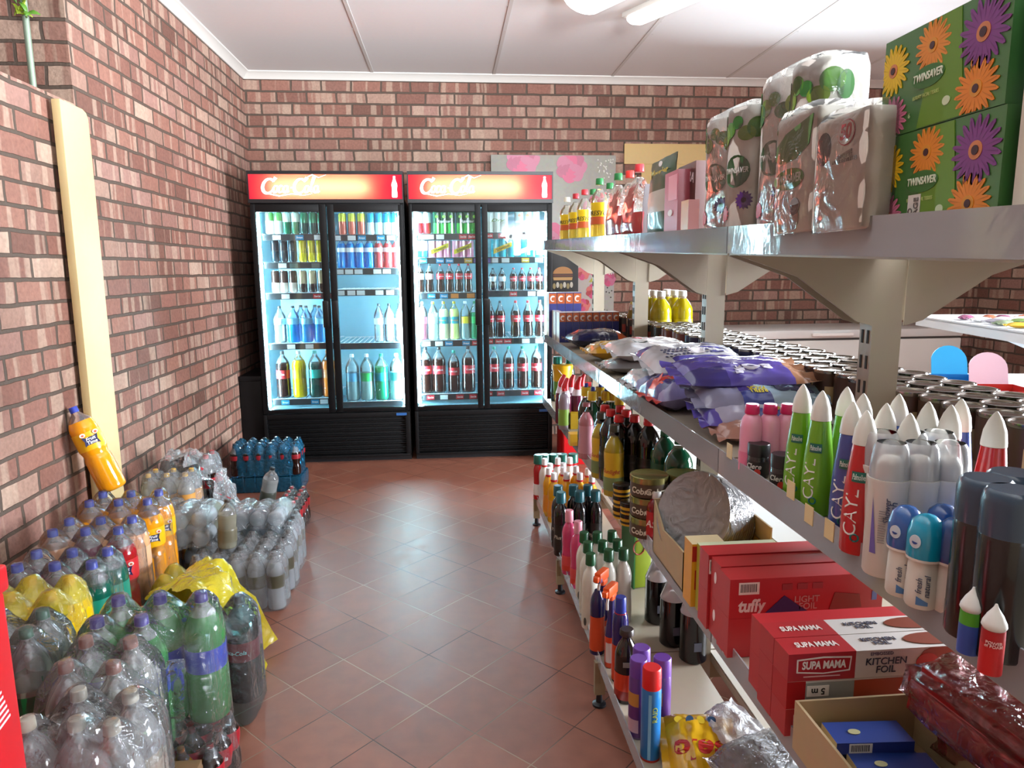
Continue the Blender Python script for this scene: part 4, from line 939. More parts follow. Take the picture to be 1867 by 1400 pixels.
for px, x, cap, lab in ((1112, .70, '1b6e34', 'clear bottle with green cap behind the red sachets, back row'), (1127, .64, '1f7a3a', 'clear bottle with green cap rising over the red sachets'),
                        (1100, .79, 'c22a30', 'clear bottle with red cap half hidden between the green caps'), (1148, .66, 'd03028', 'clear bottle with bright red cap behind the red sachets'), (1165, .64, 'c02830', 'clear bottle with red cap at the outer end of the bottle group')):
    top_item(vin(cap), px, 350, x, 'vinegar_bottle', lab, 'bottle', .25, 'clear bottles on the top board')
def pouch(nm, lab, cat, px0, px1, x, h, mats, zone, word=None, wc='ffffff', wz=.75, ws=.02, hole=False, seed=0, notch=None):
    """a flat standing sachet facing the aisle"""
    a, b = at(px0, 400, x=x).y, at(px1, 400, x=x).y; y, w = (a+b)/2, abs(a-b)
    t = thing(nm, lab, cat, (x, y, z1(y)+.001))
    def f(i, j, s):
        u = 2*i-1; z = h*j
        bul = .022*(1-abs(u)**3)*max(0, math.sin(PI*min(1, j*1.02)))**.5*(1.2-j*.6)
        n = noise.noise(Vector((u*3, j*6+seed, seed)))*.004
        sh = 1-(.35*max(0, (j-.62)/.38) if notch else 0)
        return (s*(bul+.001)+n+.03*(j*j)*.3, u*w/2*sh, z)
    mb = MB().grid(12, 16, lambda i, j: f(i, j, -1), zone); mb.grid(12, 16, lambda i, j: f(1-i, j, 1), zone)
    bdy = put('sachet', mb.mesh('sachet', mats, ang=70), t)
    if word: put('lettering', tmesh(word, ws, C(wc, .4), .1, .02, width=w*.7), bdy, (-.0135+.008, 0, h*wz), UP_X)
    if hole: put('hanger_hole', MB().poly(ell(0, 0, .016, .007), 0, .001).mesh('hanger_hole', C('e8e8e4', .5)), bdy, (-.001, 0, h*.93), UP_X)
    return t
redf = C('a5141e', .15, coat=.6); clr = plastic((.97, .95, .95), .15, .06, .5)
pouch('red_sachet', 'shiny dark red pouch with clear pointed top beside the yellow-labelled bottles', 'pouch', 1106, 1140, .57, .17, [redf, clr], lambda i, j: 0 if abs(2*i-1) < 1.35-j*1.25 or j < .5 else 1, 'NATIONAL', 'e8d8d8', .16, .012, seed=3)
pouch('red_sachet', 'second shiny dark red pouch, nearer the green bag', 'pouch', 1134, 1170, .575, .175, [redf, clr], lambda i, j: 0 if abs(2*i-1) < 1.35-j*1.25 or j < .45 else 1, seed=5)
def sbox(nm, lab, cat, x, y, z, d, w, h, col, group=None, rz=0., side=None, top_=None, bev=.0015):
    """a carton; d along x, w along y; facing the aisle; optional other colours for the face to the shop front and the top"""
    t = thing(nm, lab, cat, (x, y, z), (0, 0, rz), group)
    mb = MB(); mb.box(-d/2, d/2, -w/2, w/2, 0, h); mb.m[2] = 1; mb.m[1] = 2
    b = put('carton', mb.mesh('carton', [C(col, .42, spec=.9), C(side or col, .42, spec=.9), C(top_ or col, .42, spec=.9)], smooth=False), t)
    return t, b
y_ = at(1172, 400, x=.60).y
t, b = sbox('spice_box', 'small upright box with red top and green and brown picture next to the green bag', 'box', .60, y_, z1(y_)+.001, .045, .09, .165, '6a5a60', side='5a4a50')
put('printed_top', bx(-.0003, .0003, -.045, .045, .125, .165).mesh('printed_top', C('b8202a', .4)), b, (-.0228, 0, 0)); put('printed_picture', bx(-.0003, .0003, -.04, .04, .06, .115).mesh('printed_picture', C('b86a3a', .4)), b, (-.0228, 0, 0)); put('printed_stripe', bx(-.0004, .0004, -.045, .045, .116, .124).mesh('printed_stripe', C('2a7a3a', .4)), b, (-.0228, 0, 0))
pouch('green_bag', 'tall dark green hanging bag with yellow lettering and a hanger hole', 'bag', 1182, 1226, .575, .215, [C('0f4a2c', .3, coat=.4), C('b8b4a8', .4)], lambda i, j: 1 if .32 < j < .58 else 0, 'Mousier', 'c8b820', .82, .03, True, seed=8)
y_ = at(1240, 400, x=.585).y
t, b = sbox('pest_box', 'pink and red upright box with a pale window beside the green bag', 'box', .585, y_, z1(y_)+.001, .05, .105, .165, 'b4405a', side='8a3040')
put('printed_panel', bx(-.0004, .0004, -.048, .02, .095, .155).mesh('printed_panel', C('d8889a', .4)), b, (-.0254, 0, 0)); put('printed_mark', MB().poly(ell(0, 0, .018, .008), 0, .001).mesh('printed_mark', C('e8d8d8', .4)), b, (-.0258, -.0, .065), UP_X)
y_ = at(1271, 400, x=.62).y
t, b = sbox('trap_box', 'dark brown upright box with white capital letters near the window glow', 'box', .62, y_, z1(y_)+.001, .06, .13, .18, '4a2a24', side='6a3430')
for k in range(2): put('lettering', tmesh('RA', .032, C('d8ccd0', .5), 0, .01), b, (-.0308, .035-.07*k, .145), (PI/2, .25, -PI/2))
put('printed_picture', MB().poly([(-.04, 0), (.05, 0), (.05, .05), (.0, .03)], 0, .001).mesh('printed_picture', C('b8862a', .4)), b, (-.0305, 0, .015), UP_X)
y_ = at(1256, 400, x=.55).y
t, b = sbox('soap_box', 'narrow golden carton in front of the pink box on the top board', 'box', .552, y_, z1(y_)+.001, .025, .05, .085, 'c8903a', side='d89a9a')
# ---- kitchen towel rolls, serviettes and tissue boxes
def blob(parent, name, pts, col, off, z=0., y=0., rot=UP_X): return put(name, MB().poly(pts, 0, .0008).mesh(name, C(col, .4), smooth=False), parent, (off, y, z), rot)
def gerbera(parent, r, col, eye, loc, n=18, rot=UP_X):
    pts = []; cl = lambda a, b: (max(loc[1]-.1015, min(loc[1]+.1015, a)), max(-loc[2]+.001, min(.115-loc[2], b)))
    for k in range(n):
        a = 2*PI*k/n
        for q, s in ((.0, .62), (.2, .93), (.38, 1), (.5, .96), (.75, .8)): pts.append(cl(r*s*math.cos(a+q*2*PI/n), r*s*math.sin(a+q*2*PI/n)))
    f = put('printed_flower', MB().poly(pts, 0, .0008).mesh('printed_flower', C(col, .45), smooth=False), parent, loc, rot)
    dk = tuple(v*.72 for v in lin(col)[:3])
    mb = MB()
    for k in range(n):
        a = 2*PI*(k+.5)/n; mb.add([cl(r*q_*math.cos(a+e_), r*q_*math.sin(a+e_))+(.001,) for q_, e_ in ((.3, 0), (.9, -.03), (.9, .03))], [(0, 1, 2)])
    put('petal_lines', mb.mesh('petal_lines', C(dk, .5), smooth=False), f)
    put('flower_eye', MB().poly(ell(0, 0, r*.27, r*.27), 0, .0014).mesh('flower_eye', C('c87a4a' if eye != 'y' else 'd8902a', .5), smooth=False), f)
    put('flower_centre', MB().poly(ell(0, 0, r*.14, r*.14), 0, .002).mesh('flower_centre', C('3a1420', .5), smooth=False), f)
    return f
towel = C('e6e2da', .7, var=.08); tfilm_ = plastic((.99, .99, .98), .02, .05, .3, 16)
def rolls(nm, lab, ys, x, h, r, deco=True, seed=0):
    """wrapped kitchen rolls standing side by side along the shelf"""
    y0 = sum(ys)/len(ys); zz = z1(y0)+.003
    t = thing(nm, lab, 'paper towels', (x, y0, zz), group='wrapped kitchen rolls')
    for k, y in enumerate(ys):
        ro = put('roll', MB().lathe([(0, r*.96), (.004, r), (h-.004, r), (h, r*.96), (h, r*.35), (h-.02, r*.34), (h-.02, .001)], 26).mesh('roll', towel), t, (0, y-y0, 0))
        if deco:
            def arcp(name, pts, col, dz=0):
                mb = MB().poly(pts, 0, .0006); R_ = r+.0012+dz
                me = mb.mesh(name, C(col, .45), smooth=False)
                for v in me.vertices:
                    a = v.co.x/R_; v.co = ((R_+v.co.z)*math.sin(a), -(R_+v.co.z)*math.cos(a), v.co.y)
                put(name, me, ro, (0, 0, 0), (0, 0, -PI/2+.45))
            for q in range(7): arcp('printed_leaf', ell(-.06+.02*q, h*.83+.012*math.sin(q*2.1+seed+k), .016+.004*math.sin(q*1.7), .017+.005*math.cos(q)), ('4f8a24', '2f6e2a', '7a9e28')[(q+k) % 3], .0001*q)
            arcp('printed_oval', ell(0, h*.50, .030, .030), '2f5c30')
            me = tmesh('TWINSAVER', .014, C('e8ece4', .5), .12, .02, bend=r+.0026, width=.054); put('lettering', me, ro, (0, 0, h*.505), (0, 0, -PI/2+.45))
            arcp('printed_flower', [(.018*(1 if i % 2 else .74)*math.cos(PI*i/14)+.02, h*.27+.018*(1 if i % 2 else .74)*math.sin(PI*i/14)) for i in range(28)], '5a2a7c', .0003)
            arcp('flower_centre', ell(.02, h*.27, .005, .005), '2a1020', .0008)
            arcp('printed_grass', [(-.055, h*.13), (.055, h*.13), (.055, h*.19), (.02, h*.22), (-.03, h*.19), (-.055, h*.2)], '2f6a30')
            arcp('printed_flower', [(.016*(1 if i % 2 else .75)*math.cos(PI*i/12)-.03, h*.17+.016*(1 if i % 2 else .75)*math.sin(PI*i/12)) for i in range(24)], 'c0505c', .0006)
            arcp('printed_band', [(-.05, h*.04), (.05, h*.04), (.05, h*.055), (-.05, h*.06)], 'b8c0b0')
    W = (max(ys)-min(ys))/2+r*1.03
    def fn(i, j):
        a = 2*PI*i; c, s = math.cos(a), math.sin(a)
        sq = (abs(c)**4+abs(s)**4)**-.25
        y = W*s*min(sq, 1.12); x_ = r*1.05*c*min(sq, 1.1)
        k = 1 if j < .86 else max(.05, 1-((j-.86)/.14)**1.6)
        n = noise.noise(Vector((c*2+seed, s*3, j*5)))*.004
        lift = .012 if len(ys) > 1 and j > .8 else 0
        return (x_*k+n, y*k+n, min(h+.012, h*j*1.15)+n+lift*(j-.8)*3*abs(s))
    put('film', MB().grid(40, 18, fn).mesh('film', tfilm_, ang=80), t)
    return t
rolls('kitchen_roll_pack', 'shorter wrapped kitchen roll pack with green leaf print beside the window', [1.475, 1.362], .60, .235, .056, seed=1)
rolls('kitchen_roll_pack', 'tall wrapped kitchen roll pack with purple flower and green leaf print', [1.245, 1.135], .615, .262, .056, seed=2)
def softpack(nm, lab, px0, px1, x, h, d, col, cat, dz0=0., seed=0):
    a, b = at(px0, 400, x=x).y, at(px1, 400, x=x).y; y, w = (a+b)/2, abs(a-b)
    t = thing(nm, lab, cat, (x, y, z1(y)+.001))
    mb = MB().box(-d/2, d/2, -w/2+.003, w/2-.003, .002, h-.004)
    b = put('paper', mb.mesh('paper', C(col, .7, var=.08), bev=.008), t)
    def fn(i, j):
        a_ = 2*PI*i; c, s = math.cos(a_), math.sin(a_); sq = (abs(c)**6+abs(s)**6)**(-1/6)
        k = 1 if j < .88 else max(.2, 1-((j-.88)/.12)**2)
        n = noise.noise(Vector((c*3+seed, s*3, j*6)))*.003
        return ((d/2+.003)*c*sq*k+n, (w/2+.003)*s*sq*k+n, min(h+.004, h*j*1.12)+n)
    put('film', MB().grid(36, 14, fn).mesh('film', tfilm_, ang=80), t)
    return t, b, w
t, b, w = softpack('toilet_paper_pack', 'wrapped paper pack with green banner, green oval and a nut picture', 1444, 1523, .555, .18, .07, 'dcd6cc', 'toilet paper', seed=4)
blob(b, 'printed_banner', [(-w*.42, .115), (-w*.40, .135), (-w*.2, .15), (w*.42, .165), (w*.36, .125), (w*.1, .11), (-w*.3, .105)], '4a7a28', -.036, 0)
blob(b, 'printed_oval', ell(-w*.08, .082, w*.36, .016), '4c8428', -.036, 0)
put('lettering', tmesh('TWINSAVER', .018, C('e4ecdc', .5), .15, .02, width=w*.6), b, (-.0372, w*.08, .082), UP_X)
blob(b, 'printed_nut', ell(w*.1, .04, .015, .013), '5a3a2a', -.0365, 0); blob(b, 'printed_shell', ell(w*.1, .022, .014, .016), '9a7460', -.036, 0)
t, b, w = softpack('serviette_pack', 'clear-wrapped pack of white serviettes marked with a red number in an oval', 1524, 1628, .555, .155, .08, 'dcd4c8', 'serviettes', seed=6)
blob(b, 'printed_ring', ell(w*.14, .125, .02, .0165), 'b8303a', -.0405, 0); blob(b, 'printed_oval', ell(w*.14, .125, .0185, .015), 'e4dcd4', -.0411, 0)
put('lettering', tmesh('50', .026, C('c02a34', .5), .1, .03), b, (-.0423, -w*.14, .125), UP_X)
blob(b, 'printed_badge', ell(-w*.27, .112, .018, .022), '2c2226', -.0405, 0); blob(b, 'printed_line', [(w*.02, .095), (w*.25, .10), (w*.25, .103), (w*.02, .098)], '8a7e78', -.0405, 0)
put('lettering', tmesh('SERVIETTES\nPAPER SERVIETTES', .007, C('8a807a', .5), 0, 0), b, (-.0412, -w*.13, .093), UP_X)
def tissue(lab, z, dy, dx):
    t, b = sbox('tissue_box', lab, 'tissue box', .61+dx, .782+dy, z, .115, .205, .116, '2d6a24', side='2a5e20', top_='3a6a22', bev=.002)
    f = -.0578
    blob(b, 'printed_glow', [(-.03, 0.001), (.045, .001), (.03, .115), (-.005, .115)], '5f8a1e', f+.0002); 
    gerbera(b, .030, 'e4bc10', 'd', (f, .082, .078)); gerbera(b, .030, 'e08a24', 'y', (f, .012, .088)); gerbera(b, .036, '7a3480', 'd', (f, -.066, .078)); gerbera(b, .032, 'e2841c', 'y', (f, -.062, .024)); gerbera(b, .028, 'd8789a', 'd', (f, .078, .020))
    blob(b, 'printed_oval', ell(0, 0, .028, .0125), '2c6a26', f-.0004, .056, .016)
    put('lettering', tmesh('TWINSAVER', .012, C('dfe8d0', .5), .12, .02, width=.050), b, (f-.0016, .016, .0565), UP_X)
    put('lettering', tmesh('LUXURY FACIAL TISSUES', .006, C('b8c87a', .5), 0, 0, width=.045), b, (f-.0008, .018, .036), UP_X)
    blob(b, 'printed_mark', ell(0, 0, .006, .005), 'c8d8b0', f-.0006, .022, -.018); put('lettering', tmesh('6', .008, C('b8d0a0', .5)), b, (f-.0008, .045, .018), UP_X)
    return t, b
ztb = z1(.78)+.001
t, b = tissue('lower green tissue box with printed gerbera flowers, a white sticker on its front', ztb, 0, 0)
st = put('sticker', bx(-.0004, .0004, -.011, .011, -.008, .046).mesh('sticker', C('d8d4cc', .5), smooth=False), b, (-.0590, .026, -.004))
put('lettering', tmesh('SMO\nDAMAGE', .011, C('6a6460', .5), 0, .01, lines=.9), st, (-.001, 0, .02), (PI/2, R(-90), -PI/2))
tissue('upper green tissue box with printed gerbera flowers, stacked on the stickered one', ztb+.117, .004, 0)
y_ = .575
t, b = sbox('paper_pack', 'white and green paper pack cut by the picture edge beside the tissue boxes', 'paper pack', .62, y_, z1(y_)+.001, .12, .19, .15, 'd8d2c4')
t2, b2 = sbox('paper_pack', 'green and white paper pack lying on top of the cut-off pack', 'paper pack', .62, y_, z1(y_)+.152, .12, .19, .085, '3f9a5a'); blob(b2, 'printed_patch', ell(0, .04, .05, .035), 'dfe8e0', -.0608)

# ------------------------------------------------------------------ goods on the second board
G2_ = 'second board'
for k in range(9):
    t, b = sbox('soap_carton', ORD[k]+' slim blue and orange carton of the front row, counted from the aisle', 'box', .577+.0345*k, 3.60, Z2+.001, .033, .11, .152, 'd8d0c4', 'slim blue cartons', side='232c74', top_='dde0e4')
    q = put('printed_top', bx(-.0155, .0155, -.0555, -.0551, .105, .150).mesh('printed_top', C('b4582a', .4), smooth=False), b)
    put('printed_swirl', MB().poly(ell(0, 0, .012, .014, 16, .6, 5.6)+ell(0, -.002, .006, .008, 10, 5.4, .8), 0, .0008).mesh('printed_swirl', C('d8d4d0', .4), smooth=False), q, (0, -.0552, .124), (PI/2, 0, 0))
for k in range(4):
    t, b = sbox('soap_carton', ORD[k]+' tall blue and orange carton of the back row, counted from the aisle', 'box', .565+.045*k, 3.86, Z2+.001, .043, .11, .245, 'd8d0c4', 'tall blue cartons', side='232c74', top_='dde0e4')
    q = put('printed_top', bx(-.0205, .0205, -.0555, -.0551, .185, .24).mesh('printed_top', C('b4582a', .4), smooth=False), b)
    put('printed_swirl', MB().poly(ell(0, 0, .015, .017, 16, .6, 5.6)+ell(0, -.002, .008, .01, 10, 5.4, .8), 0, .0008).mesh('printed_swirl', C('d8d4d0', .4), smooth=False), q, (0, -.0552, .212), (PI/2, 0, 0))
for k in range(2):
    sbox('soap_carton', ('pale-sided slim carton right behind the front row at the aisle edge', 'pale-sided slim carton between the two rows at the aisle edge')[k], 'box', .577, 3.71+.075*(k), Z2+.001, .033, .07, .15, 'd4ccc2', side='232c74', top_='dde0e4')
def bag(lab, x, y, z, Lx, Wy, H, mats, zone=None, rot=(0, 0, 0), seed=0, words=(), nm='refill_bag', cat='bag', fin=.018):
    t = thing(nm, lab, cat, (x, y, z), rot)
    me, sf = pillow(Lx, Wy, H, mats, zone, seed, fin)
    b = put('bag', me, t)
    for s, size, col, wx, wy, w, kw in words:
        me = tmesh(s, size, C(col, .4), kw.get('shear', 0), kw.get('bold', .01), drape=lambda a, c, d: (wx+a, wy+c, sf(wx+a, wy+c)+.0012+d), width=w, flip=kw.get('flip', False))
        put('lettering', me, b)
    return t, b, sf
def patch(b, sf, pts, col, name='printed_patch', lift=.001):
    me = MB().grid(13, 9, lambda i, j: (pts[0]+(pts[1]-pts[0])*i, pts[2]+(pts[3]-pts[2])*(j-.5)*(1-abs(2*i-1)**6*.25)+0, 0)).mesh(name, C(col, .3, coat=.3))
    for v in me.vertices: v.co.z = sf(v.co.x, v.co.y)+lift
    return put(name, me, b)
gl_ = lambda c: C(c, .22, coat=.6)
bag('dark blue and orange plastic bag lying before the slim blue cartons', .70, 3.30, Z2+.002, .27, .20, .085, [gl_('191a44'), gl_('b8481c'), gl_('3a4a8a')], lambda i, j: 1 if i > .78 or (.5 < i < .68 and j > .5) else (2 if .3 < i < .45 and j > .45 else 0), (0, 0, .05), 11, [('NO1', .03, 'e8dcc8', .06, -.055, .04, {})])
bag('golden yellow plastic bag lying under the white one', .715, 2.84, Z2+.002, .30, .22, .075, [gl_('c8921c'), gl_('e0c030')], lambda i, j: 1 if i > .55 else 0, (0, 0, -.05), 12, [('Sunlight', .03, 'b02a2a', .05, .02, .1, {'flip': True})])
bag('white plastic bag with small red and purple print on the golden one', .73, 2.50, Z2+.045, .30, .22, .072, [gl_('c9c6c8'), gl_('d8d4d6'), gl_('8a88b8')], lambda i, j: 2 if .55 < i < .7 and j > .75 else (1 if i > .4 else 0), (R(5), 0, .04), 13, [('Maq', .035, 'b03040', -.02, .04, .07, {'flip': True}), ('2kg', .03, '1c3a34', -.05, -.03, .05, {})])
bag('grey crumpled plastic bag under the white one at the shelf edge', .67, 2.48, Z2+.002, .23, .19, .05, [gl_('8f8c8e')], None, (0, 0, -.05), 23)
t, b, sf = bag('big white and violet washing powder bag with a dotted grid print', .725, 2.04, Z2+.055, .30, .24, .085, [gl_('c6c4ca'), gl_('4d4696')], lambda i, j: 1 if (j < .22 and i > .2) or (i < .16 and j > .7) else 0, (R(9), 0, .03), 14, [('MAQ', .04, 'd8d4dc', .02, -.015, .09, {'flip': True})])
mb = MB()
for i in range(7):
    for j in range(5):
        x, y = -.10+i*.0125+(j % 2)*.006, -.055+j*.013; mb.poly(ell(x, y, .0045, .005, 6), sf(x, y), sf(x, y)+.0014)
put('printed_dots', mb.mesh('printed_dots', C('3a3a5c', .4), smooth=False), b)
for k in range(6): patch(b, sf, (.0+.01*k, .09+.008*k, -.04+.022*k, -.032+.022*k), '48468c', 'printed_stripe')
patch(b, sf, (-.03, .02, -.03, .015), 'd0c8cc', 'printed_badge', .0016); patch(b, sf, (.105, .125, .03, .05), '2a7a98', 'printed_drop')
bag('crumpled grey and white bag under the big washing powder bag', .68, 2.05, Z2+.002, .28, .24, .06, [gl_('9a989e'), gl_('6a62a0')], lambda i, j: 1 if j < .3 else 0, (0, 0, .05), 15)
t = bag('small white bag with an orange blossom print behind the violet bags', .775, 1.82, Z2+.06, .16, .15, .06, [gl_('cfcacb'), gl_('c06a48')], lambda i, j: 1 if i > .6 and j < .5 else 0, (R(10), 0, -.1), 16)
viol = gl_('56489c'); viol2 = gl_('3c3478')
t, b, sf = bag('topmost violet softener bag with upside-down white lettering and a torn fin', .70, 1.64, Z2+.098, .29, .17, .05, [viol, viol2, gl_('a8785a')], lambda i, j: 1 if i < .3 and j < .4 else (2 if i > .86 else 0), (R(13), 0, .02), 17, [('sof', .07, 'dcd8e8', .02, -.03, .10, {'flip': True, 'bold': .03})], fin=.03)
t, b, sf = bag('violet softener refill bag under the topmost one, showing a yellow-lettered badge', .715, 1.585, Z2+.055, .28, .16, .055, [viol, gl_('9db8cc'), gl_('8c8aa4')], lambda i, j: 1 if i > .45 and j < .55 else (2 if i < .3 else 0), (R(16), 0, 0), 18, [('sta', .065, '2a2a50', .08, -.03, .10, {'flip': True, 'bold': .03})], fin=.025)
patch(b, sf, (-.055, .015, -.062, -.012), '1f2c80', 'printed_badge'); 
put('lettering', tmesh('REFILL\nPACK', .016, C('e0cc30', .4), 0, .02, drape=lambda a, c, d: (-.012+a, -.036+c, sf(-.012+a, -.036+c)+.003+d), flip=True), b)
t, b, sf = bag('pale violet refill bag second from the bottom of the violet pile', .70, 1.525, Z2+.022, .27, .15, .05, [gl_('a9a4b8'), gl_('c4c8d0'), viol], lambda i, j: 1 if i > .4 else (2 if i < .12 else 0), (R(12), 0, -.03), 19)
patch(b, sf, (-.02, .05, -.055, -.01), '232f84', 'printed_badge'); put('lettering', tmesh('REFILL\nPACK', .014, C('d8c42c', .4), 0, .02, drape=lambda a, c, d: (.018+a, -.033+c, sf(.018+a, -.033+c)+.003+d), flip=True), b)
t, b, sf = bag('lowest pale refill bag at the front of the violet pile', .70, 1.46, Z2+.002, .25, .13, .045, [gl_('b4aeb8'), gl_('2c3484'), gl_('a87868')], lambda i, j: 1 if .5 < i < .7 and j < .6 else (2 if i < .2 else 0), (R(6), 0, .04), 20)
t, b, sf = bag('dark violet bag with a red blossom print at the shelf edge', .61, 1.82, Z2+.002, .15, .19, .09, [viol2, gl_('b8322a'), gl_('8a84b0')], lambda i, j: 1 if i < .5 and .35 < j < .6 else (2 if j < .2 else 0), (0, R(-8), .1), 21)
for k in range(5):
    a = 2*PI*k/5; put('printed_petal', MB().poly([(0, 0), (.022*math.cos(a-.35), .022*math.sin(a-.35)), (.036*math.cos(a), .036*math.sin(a)), (.022*math.cos(a+.35), .022*math.sin(a+.35))], 0, .001).mesh('printed_petal', C('c8402e', .3), smooth=False), b, (-.055, -.01, .075), (0, -.9, 0))
bag('crumpled silver-white bag at the shelf edge beside the red-blossom bag', .60, 2.03, Z2+.002, .13, .2, .075, [gl_('b2b4b8'), gl_('8088b0')], lambda i, j: 1 if j < .2 else 0, (0, R(-6), 0), 22)
# small bottles
pinkb = bottle('flask', .128, .020, liquid('e59ab4', .0, .3), 'd8286a', 'dc7898', fill=.99, lab=(.04, .32), capr=.62, capz=.86)
for k, (px, py) in enumerate(((1372, 737), (1405, 737), (1437, 737))):
    p = at(px, py, z=Z2+.128); spawn('baby_oil_bottle', ORD[k]+' small pink bottle with a deep pink cap before the violet bags', 'bottle', pinkb, (p.x, p.y, Z2+.001), group='small pink bottles')
def jar(nm, lab, x, y, z, r, h, col, capc, band='c83228', word=None):
    sp = [('jar', MB().lathe([(0, r*.95), (.003, r), (h*.62, r), (h*.64, r*.95)], 20).mesh('jar', C(col, .25, coat=.4))), ('lid', MB().lathe([(h*.64, r*1.03), (h*.97, r*1.03), (h, r*.97)], 20).mesh('lid', C(capc, .35))), ('label', MB().lathe([(h*.10, r+.0006), (h*.5, r+.0006)], 20, close=False).mesh('label', C('20201e', .4)))]
    t = spawn(nm, lab, 'jar', sp, (x, y, z))
    if word: put('lettering', tmesh(word, .013, C('d8d8d0', .5), .2, .01, bend=r+.0014), t, (0, 0, h*.36), (0, 0, -.9))
    put('printed_dot', MB().poly(ell(0, 0, .006, .006), 0, .001).mesh('printed_dot', C(band, .4)), t, ((r+.001)*math.sin(-.5), -(r+.001)*math.cos(-.5), h*.2), (PI/2, 0, -.5))
p = at(1385, 880, z=Z2); jar('petroleum_jar', 'small black jar with a red dot, half hidden behind the other', p.x+.012, p.y+.035, Z2+.001, .019, .062, '141416', '16161a', word='Clere')
p = at(1412, 893, z=Z2); jar('petroleum_jar', 'small black jar with white lettering beside the first green bottle', p.x+.012, p.y, Z2+.001, .019, .062, '141416', '16161a', word='Clere')
# tapering body sprays with pointed white caps
def cone_spray(col, h=.19):
    r = .0225
    pr = [(0, r*.95), (.003, r), (.05, r*.99), (.09, r*.9), (.145, r*.63)]
    cp = [(.1455, r*.66), (.15, r*.66), (.165, r*.58), (.178, r*.38), (.186, r*.18), (.19, .001)]
    return [('canister', MB().lathe(pr, 22).mesh('canister', C(col, .25, coat=.3))), ('cap', MB().lathe(cp, 22).mesh('cap', C('dcd8cc', .45)))]
def cone_print(t):
    r = .0225
    put('label', MB().grid(7, 2, lambda i, j: ((.0202)*math.sin(-.45+.9*i), -(.0202)*math.cos(-.45+.9*i), .098+.014*j)).mesh('label', C('1a6a5a', .4)), t, (0, 0, 0), (0, 0, -.75))
    put('lettering', tmesh('Palmolive', .011, C('d8e8dc', .5), .2, .01, bend=.0212, width=.016), t, (0, 0, .105), (0, 0, -.75))
    me = tmesh('CAYL', .026, C('e8e8e0', .5), 0, -.008).copy()
    for v in me.vertices:
        x, y, z = v.co; u, w = -y, x; R_ = r*.97-(max(0, w+.005))*.06+.001; a = u/R_; v.co = ((R_+z)*math.sin(a), -(R_+z)*math.cos(a), w)
    put('lettering', me, t, (0, 0, .057), (0, 0, -1.05))
    ring = [(.0048*math.cos(2*PI*k/16), .0048*math.sin(2*PI*k/16)) for k in range(16)]
    mb = MB(); mb.tube([(a, b, 0) for a, b in ring+[ring[0]]], .0012, 5); put('printed_ring', mb.mesh('printed_ring', C('12706a', .4)), t, (r*1.0*math.sin(-.75), -r*1.0*math.cos(-.75), .024), (PI/2, 0, -.75))
cones = [(1465, 700, '6aa61c', 'first tapering green spray with pointed white cap, counted from the pink bottles', 1), (1500, 712, '6aa61c', 'second tapering green spray with pointed white cap, beside the blue spray', 1),
         (1545, 705, '5f9e1e', 'tapering green spray standing behind the two front green ones', 0), (1575, 717, '8aa02e', 'pointed white cap of a spray directly before the shelf post', 0),
         (1556, 732, '3c4c8c', 'front tapering blue spray between the green and the red spray', 1), (1581, 748, 'b8161a', 'front tapering red spray with pointed white cap', 1),
         (1617, 735, '34468c', 'blue spray right behind the front red one', 0), (1640, 718, '3a5aa0', 'blue spray in the back row beside the shelf post', 0), (1660, 753, 'b0181c', 'red spray behind the white deodorant cans', 0),
         (1694, 732, '34468c', 'blue spray in the back row over the white deodorant cans', 0), (1735, 738, 'b0181c', 'red spray beside the leaning blue one', 0), (1754, 727, '3a56a4', 'blue spray leaning outward in the back row', 0), (1818, 750, 'b0181c', 'red spray standing alone at the outer end, behind the black cans', 0)]
for px, py, c, lab, fr in cones:
    p = at(px, py, z=Z2+.191); t = spawn('body_spray', lab, 'spray bottle', cone_spray(c), (p.x, p.y, Z2+.001), group='tapering body sprays')
    if fr: cone_print(t)
